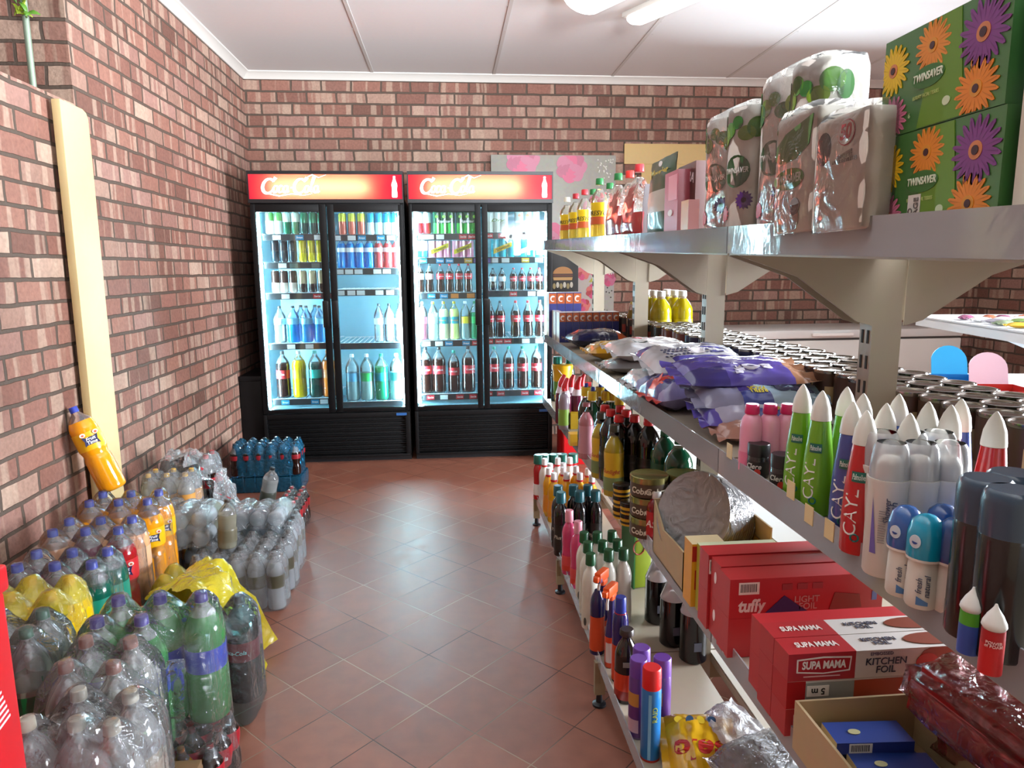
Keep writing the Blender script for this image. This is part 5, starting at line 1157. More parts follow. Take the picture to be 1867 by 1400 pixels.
# white deodorant cans with see-through domed caps
def deo():
    r = .0225; h = .165
    return [('can', MB().lathe([(0, r*.93), (.003, r), (.112, r), (.118, r*1.06), (.122, r*1.06)], 22).mesh('can', C('d6d2c8', .3))), ('cap', MB().lathe([(.122, r*1.0), (.145, r*.97), (.160, r*.86), (.165, r*.72)], 22, close=False).mesh('cap', plastic((.96, .96, .95), .35, .12))), ('nozzle', MB().lathe([(.122, r*.7), (.138, r*.66), (.148, r*.4)], 16).mesh('nozzle', C('e0dcd2', .4)))]
for px, py, lab, fr in ((1626, 806, 'white deodorant can with clear cap, first one beside the red spray', 1), (1680, 806, 'white deodorant can with clear cap, middle one behind the blue roll-on caps', 0), (1733, 806, 'white deodorant can with clear cap, outermost one beside the black cans', 0), (1620, 790, 'white deodorant can in the second row, clear cap over the first one', 0), (1672, 790, 'white deodorant can in the second row over the middle one', 0), (1724, 790, 'white deodorant can in the second row over the outermost one', 0)):
    p = at(px, py, z=Z2+.166); 
    if not py > 800: p = p+Vector((0, .012, 0))
    t = spawn('deodorant_can', lab, 'deodorant', deo(), (p.x, p.y, Z2+.001), group='white deodorant cans')
    if fr:
        put('printed_swoosh', MB().grid(8, 2, lambda i, j: ((.0231)*math.sin(-1.3+.35*j*(1-i)), -(.0231)*math.cos(-1.3+.35*j*(1-i)), .03+.07*i)).mesh('printed_swoosh', C('6a62a8', .4)), t)
        for dz, sz, s in ((.085, .010, 'Shower'), (.098, .012, 'fresh')):
            me = tmesh(s, sz, C('4a5468', .5), .2).copy()
            for v in me.vertices: x, y, z = v.co; a = -y/.0234; v.co = ((.0234+z)*math.sin(a), -(.0234+z)*math.cos(a), x)
            put('lettering', me, t, (0, 0, .085), (0, 0, -.55+.3*(dz-.085)/.013))
        mb = MB()
        for k in range(14): mb.box(-.004+.0007*0, .004, -.0234, -.0230, .045+.003*k, .0458+.003*k)
        put('small_print', mb.mesh('small_print', C('8a8680', .5), smooth=False), t, (0, 0, 0), (0, 0, -.75))
def rollon(capc):
    r = .0165
    return [('bottle', MB().lathe([(0, r*.9), (.003, r), (.02, r), (.045, r*.94), (.058, r*.86)], 20).mesh('bottle', C('d8d4c8', .35))), ('cap', MB().lathe([(.058, r*1.12), (.062, r*1.16), (.085, r*1.12), (.098, r*.9), (.104, r*.5), (.106, .001)], 20).mesh('cap', C(capc, .2, coat=.5))), ('collar', MB().lathe([(.055, r*1.1), (.058, r*1.12)], 20).mesh('collar', C('e0dcd2', .4)))]
for px, py, c, lab, fr in ((1692, 938, '0c93b4', 'white roll-on deodorant with a bright turquoise domed cap', 1), (1655, 922, '2a5a9c', 'white roll-on deodorant with a blue domed cap and round badge, beside the turquoise one', 1), (1722, 920, '1f4a86', 'white roll-on with a darker blue cap behind the turquoise one', 0), (1745, 945, '1d4780', 'white roll-on with a dark blue cap beside the black can', 0), (1768, 918, '28508a', 'white roll-on with a blue cap half hidden by the black can', 0)):
    p = at(px, py, z=Z2+.106); t = spawn('roll_on', lab, 'deodorant', rollon(c), (p.x, p.y, Z2+.001), group='roll-on deodorants')
    if fr:
        put('badge', MB().poly(ell(0, 0, .0062, .0075), 0, .0008).mesh('badge', C('c8d4dc', .4)), t, (.0192*math.sin(-1.15), -.0192*math.cos(-1.15), .078), (PI/2, 0, -1.15))
        put('badge_mark', MB().poly(ell(0, 0, .003, .003, 10, PI, 2*PI), 0, .0008).mesh('badge_mark', C('2a4a8a', .4)), t, (.020*math.sin(-1.15), -.020*math.cos(-1.15), .078), (PI/2, 0, -1.15))
        for dz, s in ((.030, 'fresh'), (.022, 'natural')):
            me = tmesh(s, .009, C('4a5468', .5), .2).copy()
            for v in me.vertices: x, y, z = v.co; a = -(y+(dz-.026))/.0172; v.co = ((.0172+z)*math.sin(a), -(.0172+z)*math.cos(a), x)
            put('lettering', me, t, (0, 0, .028), (0, 0, -.55))
        put('printed_drop', MB().grid(5, 3, lambda i, j: (.0172*math.sin(-.9+.7*i), -.0172*math.cos(-.9+.7*i), .006+.010*j*(1-i*.6))).mesh('printed_drop', C('4a78a8', .4)), t)
def tallcan(): 
    r = .0255
    return [('can', MB().lathe([(0, r*.94), (.003, r), (.118, r), (.122, r*.97)], 24).mesh('can', C('0b0a0c', .25, coat=.4))), ('cap', MB().lathe([(.122, r*1.0), (.155, r*1.0), (.163, r*.93), (.166, r*.8)], 24).mesh('cap', C('2c4052', .25, coat=.3)))]
for px, py, lab in ((1800, 872, 'tall black deodorant can with dull blue cap beside the roll-ons'), (1848, 893, 'tall black deodorant can with blue-black cap in front of the other'), (1850, 862, 'tall black deodorant can with blue cap behind the other two')):
    p = at(px, py, z=Z2+.166); spawn('deodorant_can', lab, 'deodorant', tallcan(), (p.x, p.y, Z2+.001), group='black deodorant cans')
def foam(c1, c2):
    r = .0098
    return [('tube', MB().lathe([(0, r), (.03, r)]+[(.0301, r), (.043, r*.97)], 18, lambda z: 0 if z < .03 else 1).mesh('tube', [C(c1, .4), C(c2, .4)])), ('whipped_cap', MB().lathe([(.043, r*.9), (.046, r*1.08), (.050, r*1.0), (.054, r*.8), (.056, r*.72), (.060, r*.45), (.064, r*.2), (.067, .001)], 18).mesh('whipped_cap', C('dcd8d0', .6)))]
for px, py, sp, lab, wd_ in ((1776, 1072, foam('2a4c9a', '4a9a24'), 'little blue and green tube with a white whipped cap', None), (1817, 1103, foam('c01a1c', 'a81418'), 'little red tube with a white whipped cap in front of the black cans', 'POWER')):
    p = at(px, py, z=Z2+.067); t = spawn('cream_tube', lab, 'tube', sp, (p.x, p.y, Z2+.001))
    if wd_: put('lettering', tmesh('POWER\nof FOAM', .004, C('e4b8b0', .5), 0, .01, bend=.0106), t, (0, 0, .031), (0, 0, -.6))
p = at(1862, 1190, z=Z2); spawn('roll_on', 'dark bottle with a clear cap cut by the picture edge', 'bottle', bottle('flask', .06, .012, '1a1414', '3a4038', fill=.7), (p.x+.01, p.y, Z2+.001))

# ---- tins behind, on the same board
tin_m = C('a9a49c', .18, .9); 
def tin(c1, c2, c3):
    key = ('tin', c1); 
    if key in _spec: return _spec[key]
    r, h = .0355, .132
    b = MB().lathe([(z*h, q*r) for z, q in PROFS['tin']]+[(h*.975, r*.86), (h*.968, r*.84), (h*.968, .001)], 24).mesh('tin', tin_m)
    l = MB().lathe([(h*.075, r*.985), (h*.35, r*.985)]+[(h*.3501, r*.985), (h*.925, r*.985)], 24, lambda z: 1 if z < h*.35 else 0, close=False).mesh('label', [C(c1, .4), C(c2, .4)])
    q = MB().grid(6, 2, lambda i, j: (r*.992*math.sin(-.4+.8*i), -r*.992*math.cos(-.4+.8*i), h*(.4+.3*j))).mesh('label_picture', C(c3, .4))
    _spec[key] = [('tin', b), ('label', l), ('label_picture', q)]
    return _spec[key]
TK = [tin('121012', '1a1618', '8a2418'), tin('6a2a20', '2a2422', 'b89868'), tin('141a44', '0e1230', '24306a'), tin('3a4a2c', '8a8478', 'c0b090'), tin('4a3226', '6a5a4c', 'c0a880')]
TN = ['near-black', 'red and dark', 'navy blue', 'green and grey', 'brown']
rows_y = [1.00+.0745*k for k in range(39)]
for iy, y in enumerate(rows_y):
    for ix in range(3):
        x = .908+.0735*ix+(.010 if iy % 2 else 0)
        if y > 3.15 and ix > 0: continue
        k = 0 if y > 2.9 else ((1 if ix < 1 else 0) if y > 2.6 else (2 if y > 1.95 else (3 if ix else 4)))
        if abs(y-1.31) < .03 and x < .9 or (iy*7+ix*3) % 29 == 0 and ix == 2: continue
        spawn('food_tin', '%s tin, %s row from shop front, %s column from posts' % (TN[k], ORD[iy], ORD[ix]), 'tin', TK[k], (x+rnd.uniform(-.0005, .0005), y, Z2+.001), rz=rnd.uniform(-.7, .1), group='food tins on the far side of the second board')
# cooking oil bottles beyond the tins
oil = bottle('jug', .265, .05, liquid('b8a60a', .25), 'd8d4cc', 'b8a414', fill=.86, lab=(.2, .5), capr=.4, capz=.9, top=plastic((1, .95, .5), .15))
for k, (x, y) in enumerate(((1.11, 3.28), (1.11, 3.40), (1.11, 3.52), (1.0, 3.26), (1.0, 3.38), (1.0, 3.50))):
    spawn('oil_bottle', 'golden cooking oil bottle, %s from the tins in the %s row' % (ORD[k % 3], 'outer' if k < 3 else 'inner'), 'bottle', oil, (x, y, Z2+.001), group='cooking oil bottles')
spawn('drink_bottle', 'slim twisted golden bottle half hidden by a shelf post', 'bottle', bottle('contour', .21, .022, liquid('9a7a2a', .3), 'c8a84a', 'c8b890', fill=.8), (.90, 3.42, Z2+.001))
# ------------------------------------------------------------------ goods on the third board
def r_of(spec): return max(v.co.x for v in spec[0][1].vertices)*.9
def stand(px, py, Z, h, nm, lab, cat, spec, grp=None, rz=0., tilt=(0, 0), dx=0, dy=0):
    p = at(px, py, z=Z+h); p.y = min(p.y, 3.885); p.x = max(p.x, .50+r_of(spec)-(.045 if Z < .3 else 0)); return spawn(nm, lab, cat, spec, (p.x+dx, p.y+dy, Z+.001), rz, grp, tilt)
gcap = bottle('squeeze', .25, .032, '0d2a26', '0f6a5a', '1a3a34', fill=1, lab=(.2, .55), capr=.62, capz=.84)
for k, (px, py, lab) in enumerate(((1003, 641, 'dark bottle with teal cap at the far end of the third board'), (1013, 646, 'dark bottle with teal cap right behind the yellow bucket'), (1026, 641, 'dark bottle with teal cap in the second row at the far end'))):
    stand(px, py, Z3, .25, 'cleaner_bottle', lab, 'bottle', gcap, 'teal-capped bottles on the third board')
p = at(1022, 664, z=Z3+.21)
t = thing('yellow_bucket', 'yellow plastic bucket with a white handle at the far end of the third board', 'bucket', (p.x+.01, p.y, Z3+.001))
put('bucket', MB().lathe([(0, .043), (.01, .045), (.185, .056)], 24).mesh('bucket', C('d8a410', .35)), t); put('lid', MB().lathe([(.183, .060), (.205, .060), (.209, .055), (.209, .001)], 24).mesh('lid', C('dcaa14', .35)), t)
put('label', MB().grid(8, 2, lambda i, j: (.0515*math.sin(-1.7+1.1*i), -.0515*math.cos(-1.7+1.1*i), .04+.12*j)).mesh('label', C('5a8a2a', .4)), t)
put('handle', MB().tube([(.058*math.cos(a), .058*math.sin(a), .19-.06*math.sin((a+2.2)/2.6*PI)) for a in [-2.2+2.6*k/14 for k in range(15)]], .0022, 6).mesh('handle', C('e4e2dc', .4)), t)
def duck(col, capc, h=.235, clr_top='d8ccd0'):
    r = .031
    pr = [(0, r*.9), (.004, r), (h*.5, r), (h*.64, r*.95), (h*.74, r*.7), (h*.78, r*.62)]
    b = MB().lathe(pr, 18, lambda z: 0 if z < h*.62 else 1, sy=.75).mesh('bottle', [liquid(col), C(clr_top, .3)])
    cp = MB().tube([(0, 0, h*.76), (0, 0, h*.84), (.006, 0, h*.92), (.016, 0, h)], [r*.62, r*.56, r*.42, r*.28], 12).mesh('cap', C(capc, .35))
    return [('bottle', b), ('cap', cp)]
for k, (px, py) in enumerate(((1024, 684), (1030, 690), (1041, 684), (1053, 688), (1060, 683))):
    stand(px, py, Z3, .235, 'toilet_cleaner', ORD[k]+' maroon toilet cleaner with slanted red cap beside the yellow bucket', 'bottle', duck('5c1a34', 'c8181e'), 'red-capped toilet cleaners', rz=.3)
stand(1012, 709, Z3, .19, 'cleaner_bottle', 'small pale bottle with red cap in front of the yellow bucket', 'bottle', bottle('flask', .19, .025, '8a7a84', 'c8202a', '7a9a3a', fill=1, lab=(.1, .5)))
p = at(1040, 782, z=Z3); t, b = sbox('soap_box', 'little yellow carton at the board edge below the maroon bottles', 'box', p.x+.025, p.y+.02, Z3+.001, .05, .06, .075, 'd8b41a', side='e0b81e')
blob(b, 'printed_panel', [(-.022, .02), (.022, .02), (.022, .06), (-.022, .06)], 'd8d4b0', -.0258)
p = at(1036, 812, z=Z3); sbox('soap_box', 'small golden carton before the little yellow one at the board edge', 'box', p.x+.03, p.y+.01, Z3+.001, .05, .05, .05, 'c89418', side='d8a41e')
dish = [bottle('squeeze', .262, .034, c, 'c8a414', '1d2a1a', fill=1, lab=(.2, .5), capr=.62, capz=.86) for c in ('1a1c14', '0c3a24', '2a2010')]
tip = [('tip', MB().lathe([(.262, .009), (.275, .008), (.278, .006)], 10).mesh('tip', C('1c2c86', .4)))]
for k, (px, py) in enumerate(((1069, 700), (1081, 707), (1095, 700), (1106, 707), (1118, 707), (1131, 715))):
    stand(px, py, Z3, .275, 'dish_soap', ORD[k]+' dark dish soap with yellow shoulder cap and blue tip, counted from the bucket', 'bottle', dish[k % 3]+tip, 'yellow-capped dish soaps')
yl = bottle('squeeze', .235, .033, '9a8418', '2a2a1c', 'c8a020', fill=1, lab=(.08, .62), capr=.5, capz=.9, label2='6a7a4a', word='Sunlight', wcol='a83a2a', wsize=.16)
for k, (px, py) in enumerate(((1088, 752), (1099, 775))): stand(px, py, Z3, .235, 'dish_soap', ('patterned yellow dish soap bottle before the dark ones', 'patterned yellow dish soap bottle leading the row at the board edge')[k], 'bottle', yl, rz=-.6)
pk = bottle('squeeze', .22, .03, 'a86a70', '8a4a50', 'b8808a', fill=1, lab=(.1, .6), capr=.5); stand(1058, 735, Z3, .22, 'dish_soap', 'dull pink bottle at the board edge beside the little yellow cartons', 'bottle', pk)
redc = bottle('pet', .255, .040, liquid('0b0706'), 'c0141a', '14100c', fill=.99, lab=(.2, .5), capr=.42, capz=.91)
for k, (px, py) in enumerate(((1103, 739), (1114, 747), (1126, 755), (1131, 740), (1142, 748), (1157, 757), (1183, 763))):
    stand(px, py, Z3, .255, 'floor_polish', ORD[k]+' black bottle with bright red cap, counted from the dish soaps', 'bottle', redc, 'black bottles with red caps', dy=-.02*(k == 2))
gb = pouch if False else None
stand(1238, 800, Z3, .25, 'cleaner_bottle', 'deep green glossy bottle behind the flat tins', 'bottle', bottle('flask', .25, .042, liquid('06402a', .0, .08), '0a5a3a', '0a4a30', fill=1))
stand(1212, 785, Z3, .245, 'cleaner_bottle', 'green film-wrapped bottle between the red-capped ones and the flat tins', 'bottle', bottle('pet', .245, .042, liquid('07402c', .0, .08), '0a5a3a', '0b4a34', fill=1))
def polish(n, r, h1, words):
    return [('tin', MB().lathe([(0, r*.97), (.003, r), (h1*.66, r), (h1*.68, r*1.03), (h1*.95, r*1.03), (h1*.97, r*.98), (h1*.95, r*.95), (h1*.97, .001)], 28, lambda z: 0 if z < h1*.66 else 1).mesh('tin', [C('4a3a2c', .35), C('8a8450', .22, .7)]))]
for px, py, base, lab in ((1184, 864, 2, 'tower'), (1249, 862, 1, 'tower')):
    r, h1 = .052, .058
    p = at(px, py, z=Z3+h1*3 if base == 2 else Z3+h1*3)
    for k in range(3):
        t = spawn('polish_tin', ('bottom', 'middle', 'top')[k]+' flat round polish tin in the stack '+('beside the red bottles' if base == 2 else 'nearer the shelf posts'), 'tin', polish(0, r, h1, 0), (p.x, p.y, Z3+.001+(h1+.0005)*k), group='stacked polish tins')
        for a in (-.75, .1): put('lettering', tmesh('Cobra', .024, C('c8c0ac', .5), .1, .02, bend=r+.0012), t, (0, 0, h1*.33), (0, 0, a))
def smalltin(x, y, z, lab):
    t = spawn('polish_tin', lab, 'tin', [('tin', MB().lathe([(0, .025), (.022, .0255)], 20).mesh('tin', C('c89a1c', .35))), ('lid', MB().lathe([(.0222, .027), (.033, .027), (.034, .025), (.033, .001)], 20).mesh('lid', C('2a241e', .25, .6))), ('band', MB().lathe([(.006, .0258), (.013, .0259)], 20, close=False).mesh('band', C('1c1812', .4)))], (x, y, z), group='little shoe polish tins')
p = at(1134, 884, z=Z3+.10)
for k in range(3): smalltin(p.x, p.y, Z3+.001+.0345*k, ('lowest', 'middle', 'topmost')[k]+' little black and yellow polish tin stacked at the board edge')
p = at(1142, 905, z=Z3+.07)
for k in range(2): smalltin(p.x-.002, p.y-.012-.03, Z3+.001+.0345*k, ('lower', 'upper')[k]+' little polish tin of the short stack at the board edge')
sy = bottle('flask', .138, .027, liquid('7a0f16', .1), 'd4d2d0', 'a8121c', fill=.9, lab=(.12, .62), capr=.5, capz=.86, top=plastic((.9, .5, .5), .2), word='ASH', wcol='e8d8d0', wsize=.4)
for k, (px, py) in enumerate(((1181, 885), (1197, 896), (1217, 885), (1235, 896))):
    stand(px, py, Z3, .138, 'syrup_bottle', ('dark red bottle with white cap by the polish tins, at the board edge', 'dark red bottle with white cap nearest the cardboard tray', 'dark red bottle with white cap in the back row beside the polish tins', 'dark red bottle with white cap half hidden by the paper plates')[k], 'bottle', sy, 'red bottles with white caps', rz=-.5)
# cardboard tray with wrapped paper plates
kraft = C('b39a74', .7, var=.15)
def tray(nm, lab, x, y, z, d, w, h, rz=0., hf=None, wall=.004, cut_=True):
    t = thing(nm, lab, 'carton', (x, y, z), (0, 0, rz))
    mb = MB(); mb.box(-d/2, d/2, -w/2, w/2, 0, .003)
    mb.box(-d/2, d/2, -w/2, -w/2+wall, .003, hf or h); mb.box(-d/2, d/2, w/2-wall, w/2, .003, h)
    if cut_:
        mb.poly([(-w/2, 0), (w/2, 0), (w/2, h), (w*.15, h*.62), (-w*.25, hf or h), (-w/2, hf or h)], 0, wall, 0, Matrix(((0, 0, 1, -d/2), (1, 0, 0, 0), (0, 1, 0, 0), (0, 0, 0, 1))))
    else: mb.box(-d/2, -d/2+wall, -w/2+wall, w/2-wall, .003, h)
    mb.box(d/2-wall, d/2, -w/2+wall, w/2-wall, .003, h)
    put('tray', mb.mesh('tray', kraft, smooth=False), t); return t
t = tray('cardboard_tray', 'cut-open brown cardboard carton holding the wrapped paper plates', .627, 1.60, Z3+.001, .21, .24, .145, .0, .095)
put('liner', bx(.1012-.006, .1012-.004, -.11, .11, .004, .10).mesh('liner', C('8a6a1e', .6), smooth=False), t)
pc = at(1262, 938, x=.585)
t = thing('paper_plates', 'stack of round paper plates in glistening film leaning in the cardboard carton', 'plates', tuple(pc), (0, 0, 0))
pm = C('a7a4a2', .6)
Mp = Vector((-.80, -.45, .40)).to_track_quat('Z', 'Y').to_matrix().to_4x4() @ Matrix.Diagonal((1.24, 1.24, 1, 1)) @ Matrix.Translation((0, 0, -.06))
for k in range(14):
    z = -.05+.0075*k
    put('plate', MB().lathe([(z, .045), (z+.001, .066), (z+.010, .088), (z+.012, .088), (z+.004, .066), (z+.0025, .001)], 36, M=Mp).mesh('plate', pm), t)
fl_ = MB().lathe([(-.053, .03), (-.053, .07), (-.04, .090), (.05, .091), (.062, .088), (.058, .07), (.056, .001)], 40, M=Mp)
put('film', fl_.mesh('film', plastic((.97, .96, .96), .16, .08, .9, 26)), t)
# snack cartons, bin bag boxes and foil boxes
y_ = 1.452
t, b = sbox('snack_box', 'yellow and red snack carton standing on end beside the cardboard tray', 'box', .553, 1.433, Z3+.001, .075, .05, .145, 'd8960e', side='d89a10', top_='c8b48a')
f = (0, -.0254, 0)
put('printed_band', bx(-.037, .037, -.0256, -.0251, .105, .140).mesh('printed_band', C('a81a1c', .4), smooth=False), b); put('printed_panel', bx(-.03, .036, -.0256, -.0251, .04, .085).mesh('printed_panel', C('b01c1e', .4), smooth=False), b)
for z, s in ((.122, .022), (.063, .034)): put('lettering', tmesh('C', s, C('e8c860', .5), .2, .03), b, (.018, -.0258, z), (PI/2, 0, 0))
t, b = sbox('snack_box', 'yellow-green carton between the snack carton and the red foil boxes', 'box', .61, 1.384, Z3+.001, .17, .042, .150, 'a8aa3a', side='98a03a', top_='c0c4a0')
put('printed_stripe', bx(.02-.085, .045-.085, -.0216, -.0211, .0, .10).mesh('printed_stripe', C('5f9c14', .4), smooth=False), b); put('printed_badge', MB().poly(ell(0, 0, .014, .014), 0, .0008).mesh('printed_badge', C('12402a', .4)), b, (-.055, -.0216, .075), (PI/2, 0, 0)); put('lettering', tmesh('W', .016, C('dfe4d4', .5), 0, .02), b, (-.055, -.0226, .075), (PI/2, 0, 0))
def foilbox(lab, x, y, z, ln, w, h, base, face=None, group=None, tz=0.):
    t, b = sbox('foil_box', lab, 'box', x, y, z, ln, w, h, base, group, tz, side=base, top_=base)
    return t, b
redA = 'b0141e'
FG = 'red kitchen foil boxes'
for k in range(2): foilbox(('lower', 'upper')[k]+' red box with a small barcode on its end, beside the yellow-green carton', .665, 1.336, Z3+.001+.081*k, .30, .050, .0805, redA, group=FG)
t, b = [o for o in COL.objects if o.get('label', '').startswith('upper red box with a small barcode')][0], None
barcode(t.children[0], (-.135, -.0254, .055), (PI/2, 0, 0), .026, .03)
for k in range(2):
    t, b = foilbox(('lower', 'upper')[k]+' plain red foil box between the barcode box and the light foil box', .67, 1.283, Z3+.001+.080*k, .30, .050, .0795, redA, group=FG)
    put('printed_mark', MB().poly(ell(0, 0, .006, .012), 0, .0006).mesh('printed_mark', C('e8d8d8', .5)), b, (-.1503, 0, .045), UP_X)
for k in range(2):
    t, b = foilbox(('lower red box under the light foil box', 'red light foil box with white lettering and a barcode facing the shop front')[k], .668, 1.228, Z3+.001+.0795*k, .305, .054, .079, redA, group=FG)
    if k:
        barcode(b, (-.115, -.0275, .060), (PI/2, 0, 0), .040, .024)
        put('lettering', tmesh('tuffy', .034, C('e4dcd8', .5), .15, .035, width=.054), b, (-.110, -.0276, .024), (PI/2, 0, 0))
        put('printed_triangle', MB().poly([(-.045, 0), (.06, 0), (.03, .02), (.0, .042)], 0, .0006).mesh('printed_triangle', C('2a2c66', .4)), b, (-.045, -.0275, .001), (PI/2, 0, 0))
        put('lettering', tmesh('LIGHT\n FOIL', .018, C('c8a8a4', .5), 0, .01), b, (.0, -.0278, .026), (PI/2, 0, 0))
        put('printed_food', MB().poly([(-.03, 0), (.035, .004), (.03, .03), (-.02, .036)], 0, .0006).mesh('printed_food', C('8a4a40', .4)), b, (.075, -.0276, .008), (PI/2, 0, 0)); put('printed_square', MB().box(-.005, .005, -.009, .009, 0, .0006).mesh('printed_square', C('6a88c8', .4)), b, (.135, -.0276, .034), (PI/2, 0, 0))
        for q in range(3): put('small_print', MB().box(-.010, .010, -.006, .006, 0, .0005).mesh('small_print', C('9a3a40', .5)), b, (-.04+.03*q, -.0276, .06), (PI/2, 0, 0))
for k in range(2): foilbox(('lower', 'upper')[k]+' plain red foil box before the light foil box', .67, 1.100, Z3+.001+.065*k, .29, .05, .0645, redA, group=FG)
HS = .0470
def supa(lab, y, z, flip=False):
    t, b = foilbox(lab, .672, y, z, .31, .049, HS-.0005, 'd0cac4', group='red and white kitchen foil boxes')
    e = put('red_end', bx(-.1555, -.045, -.0247, .0247, .0005, HS).mesh('red_end', C('a8121c', .42, spec=.9), smooth=False), b)
    fy = -.0249
    fr_ = put('badge', MB().poly([(-.044, -.012), (0, -.0155), (.044, -.012), (.046, .012), (0, .014), (-.044, .0105)], 0, .0006).mesh('badge', C('e8e4de', .5)), b, (-.098, fy, .027), (PI/2, 0, 0))
    put('badge_field', MB().poly([(-.0415, -.0095), (0, -.013), (.0415, -.0095), (.0435, .0095), (0, .0115), (-.0415, .0085)], .0006, .001).mesh('badge_field', C('a8121c', .5)), fr_)
    put('lettering', tmesh('SUPA MAMA', .018, C('ece8e2', .5), .08, .03, width=.072), fr_, (0, 0, .0014))
    put('lettering', tmesh('KITCHEN\nFOIL', .0165, C('26283c', .5), .05, .008, lines=.85), b, (.006, fy-.0002, .0195), (PI/2, 0, 0)); put('lettering', tmesh('EMBOSSED', .008, C('5a4a6a', .5)), b, (-.002, fy-.0002, .040), (PI/2, 0, 0))
    put('printed_food', MB().poly([(x_, max(-.022, min(.022, y__))) for x_, y__ in ell(0, 0, .045, .03, 20)], 0, .0006).mesh('printed_food', C('9a3a1c', .4)), b, (.105, fy, .0235), (PI/2, 0, 0)); put('printed_food', MB().poly(ell(0, 0, .019, .017, 20), 0, .0008).mesh('printed_food', C('c02c14', .4)), b, (.075, fy-.0003, .020), (PI/2, 0, 0))
    put('lettering', tmesh('SUPA MAMA', .02, C('e4dcd4', .5), .08, .02, width=.07), b, (-.098, 0, HS+.0004), (0, 0, 0)); put('lettering', tmesh('KITCHEN\nFOIL', .014, C('3a3c50', .5), 0, .006), b, (.01, 0, HS+.0002))
    put('printed_food', MB().poly(ell(0, 0, .05, .018, 20), 0, .0006).mesh('printed_food', C('7a3420', .4)), b, (.1, 0, HS))
    put('small_print', MB().box(-.03, .03, -.001, .001, 0, .0005).mesh('small_print', C('d8a8a8', .5)), b, (-.1, fy-.0004, .008), (PI/2, 0, 0))
    return t, b
for k in range(3):
    supa(('lowest', 'middle', 'topmost')[k]+' red and white kitchen foil box of the rear stack', 1.046, Z3+.001+HS*k)
    if k != 1: supa(('lowest', '', 'topmost')[k]+' red and white kitchen foil box of the front stack', .995, Z3+.001+HS*k)
t, b = sbox('foil_box', 'red and white foil box with upside-down print, middle of the front stack', 'box', .672, .995, Z3+.001+HS, .31, .049, HS-.0005, 'd0cac4', 'red and white kitchen foil boxes')
put('red_end', bx(-.1555, -.125, -.0247, .0247, .0005, HS).mesh('red_end', C('a8121c', .35), smooth=False), b)
put('printed_window', MB().box(-.04, .04, -.018, .018, 0, .0006).mesh('printed_window', C('8c908c', .4)), b, (-.085, -.0249, .026), (PI/2, 0, 0)); put('printed_food', MB().box(-.055, .055, -.017, .017, 0, .0006).mesh('printed_food', C('a83a14', .4)), b, (.01, -.0249, .027), (PI/2, 0, 0)); put('sticker', MB().box(-.018, .018, -.009, .009, 0, .001).mesh('sticker', C('e4e2dc', .5)), b, (-.105, -.0255, .030), (PI/2, 0, 0)); put('lettering', tmesh('5 m', .015, C('1a1a1c', .5), 0, .02), b, (-.105, -.0269, .030), (PI/2, PI, 0)); put('lettering', tmesh('KITCHEN\nFOIL', .016, C('3a3c48', .5)), b, (.105, -.0251, .024), (PI/2, PI, 0))
# clear cup at the board edge
p = at(1325, 1190, z=Z3); spawn('plastic_cup', 'small clear plastic dome at the board edge beside the red foil boxes', 'cup', [('cup', MB().lathe([(0, .014), (.012, .0145), (.02, .011), (.024, .001)], 18).mesh('cup', plastic((.97, .95, .95), .22, .08))), ('rim', MB().lathe([(0, .0165), (.002, .0165)], 18).mesh('rim', plastic((.97, .95, .95), .4, .08)))], (p.x+.008, p.y, Z3+.001))
# second carton with blue soap boxes
t = tray('cardboard_tray', 'brown cardboard carton holding small blue soap boxes at the board edge', .617, .845, Z3+.001, .20, .20, .080, 0, .055, cut_=False)
for k, (x, y, z, rz, lab) in enumerate(((.60, .895, .036, -.06, 'topmost blue soap box with a barcode in the cardboard carton'), (.612, .845, .020, -.1, 'tilted blue soap box under the barcode one in the carton'), (.61, .79, .002, .05, 'lowest blue soap box at the near wall of the carton'), (.617, .895, .002, 0, 'blue soap box lying flat at the inner wall of the carton'), (.617, .845, .001, 0, 'blue soap box at the very bottom of the carton'))):
    t, b = sbox('soap_box', lab, 'box', x+.005, y, Z3+.003+z, .115, .05 if z < .01 else .048, .018, '1c2f7c', 'blue soap boxes in a carton', rz, side='23388c', top_='1b3a86'); b.data.materials[0] = C('b8a078', .5)
    if k == 0: barcode(b, (-.022, -.0245, .009), (PI/2, 0, 0), .034, .015)
    blob(b, 'printed_mark', ell(0, 0, .009, .006), 'b8b488', -.02, .0183, 0, (0, 0, 0))
# red wrapped packs at the right
def redpack(lab, x, y, z, Lx, Wy, H, rot, seed):
    t = thing('wafer_pack', lab, 'pack', (x, y, z), rot)
    def shell(g, amp, sd):
        mb = MB().box(-Lx/2-g, Lx/2+g, -Wy/2-g, Wy/2+g, -g*.5, H+g)
        me = mb.mesh('pack', [C('a01219', .3, coat=.5)], smooth=False); bm = bmesh.new(); bm.from_mesh(me)
        bmesh.ops.bevel(bm, geom=list(bm.edges), offset=.018+g, segments=3, affect='EDGES'); bmesh.ops.subdivide_edges(bm, edges=list(bm.edges), cuts=4, use_grid_fill=True)
        for v in bm.verts:
            n = noise.noise(v.co*28+Vector((sd, 0, 0)))+.6*noise.noise(v.co*70+Vector((0, sd, 0)))
            v.co += v.co.normalized()*n*amp
        bm.to_mesh(me); bm.free(); me.shade_smooth(); return me
    b = put('pack', shell(0, .004, seed), t)
    fm = shell(.005, .009, seed+3); fm.materials[0] = plastic((1, .78, .78), .06, .10, .9, 34, (.85, .4, .4)); put('film', fm, t)
    put('printed_mark', MB().poly(ell(0, 0, .010, .008), 0, .002).mesh('printed_mark', C('b898a4', .4)), b, (-.02, -.02, H+.002))
    return t
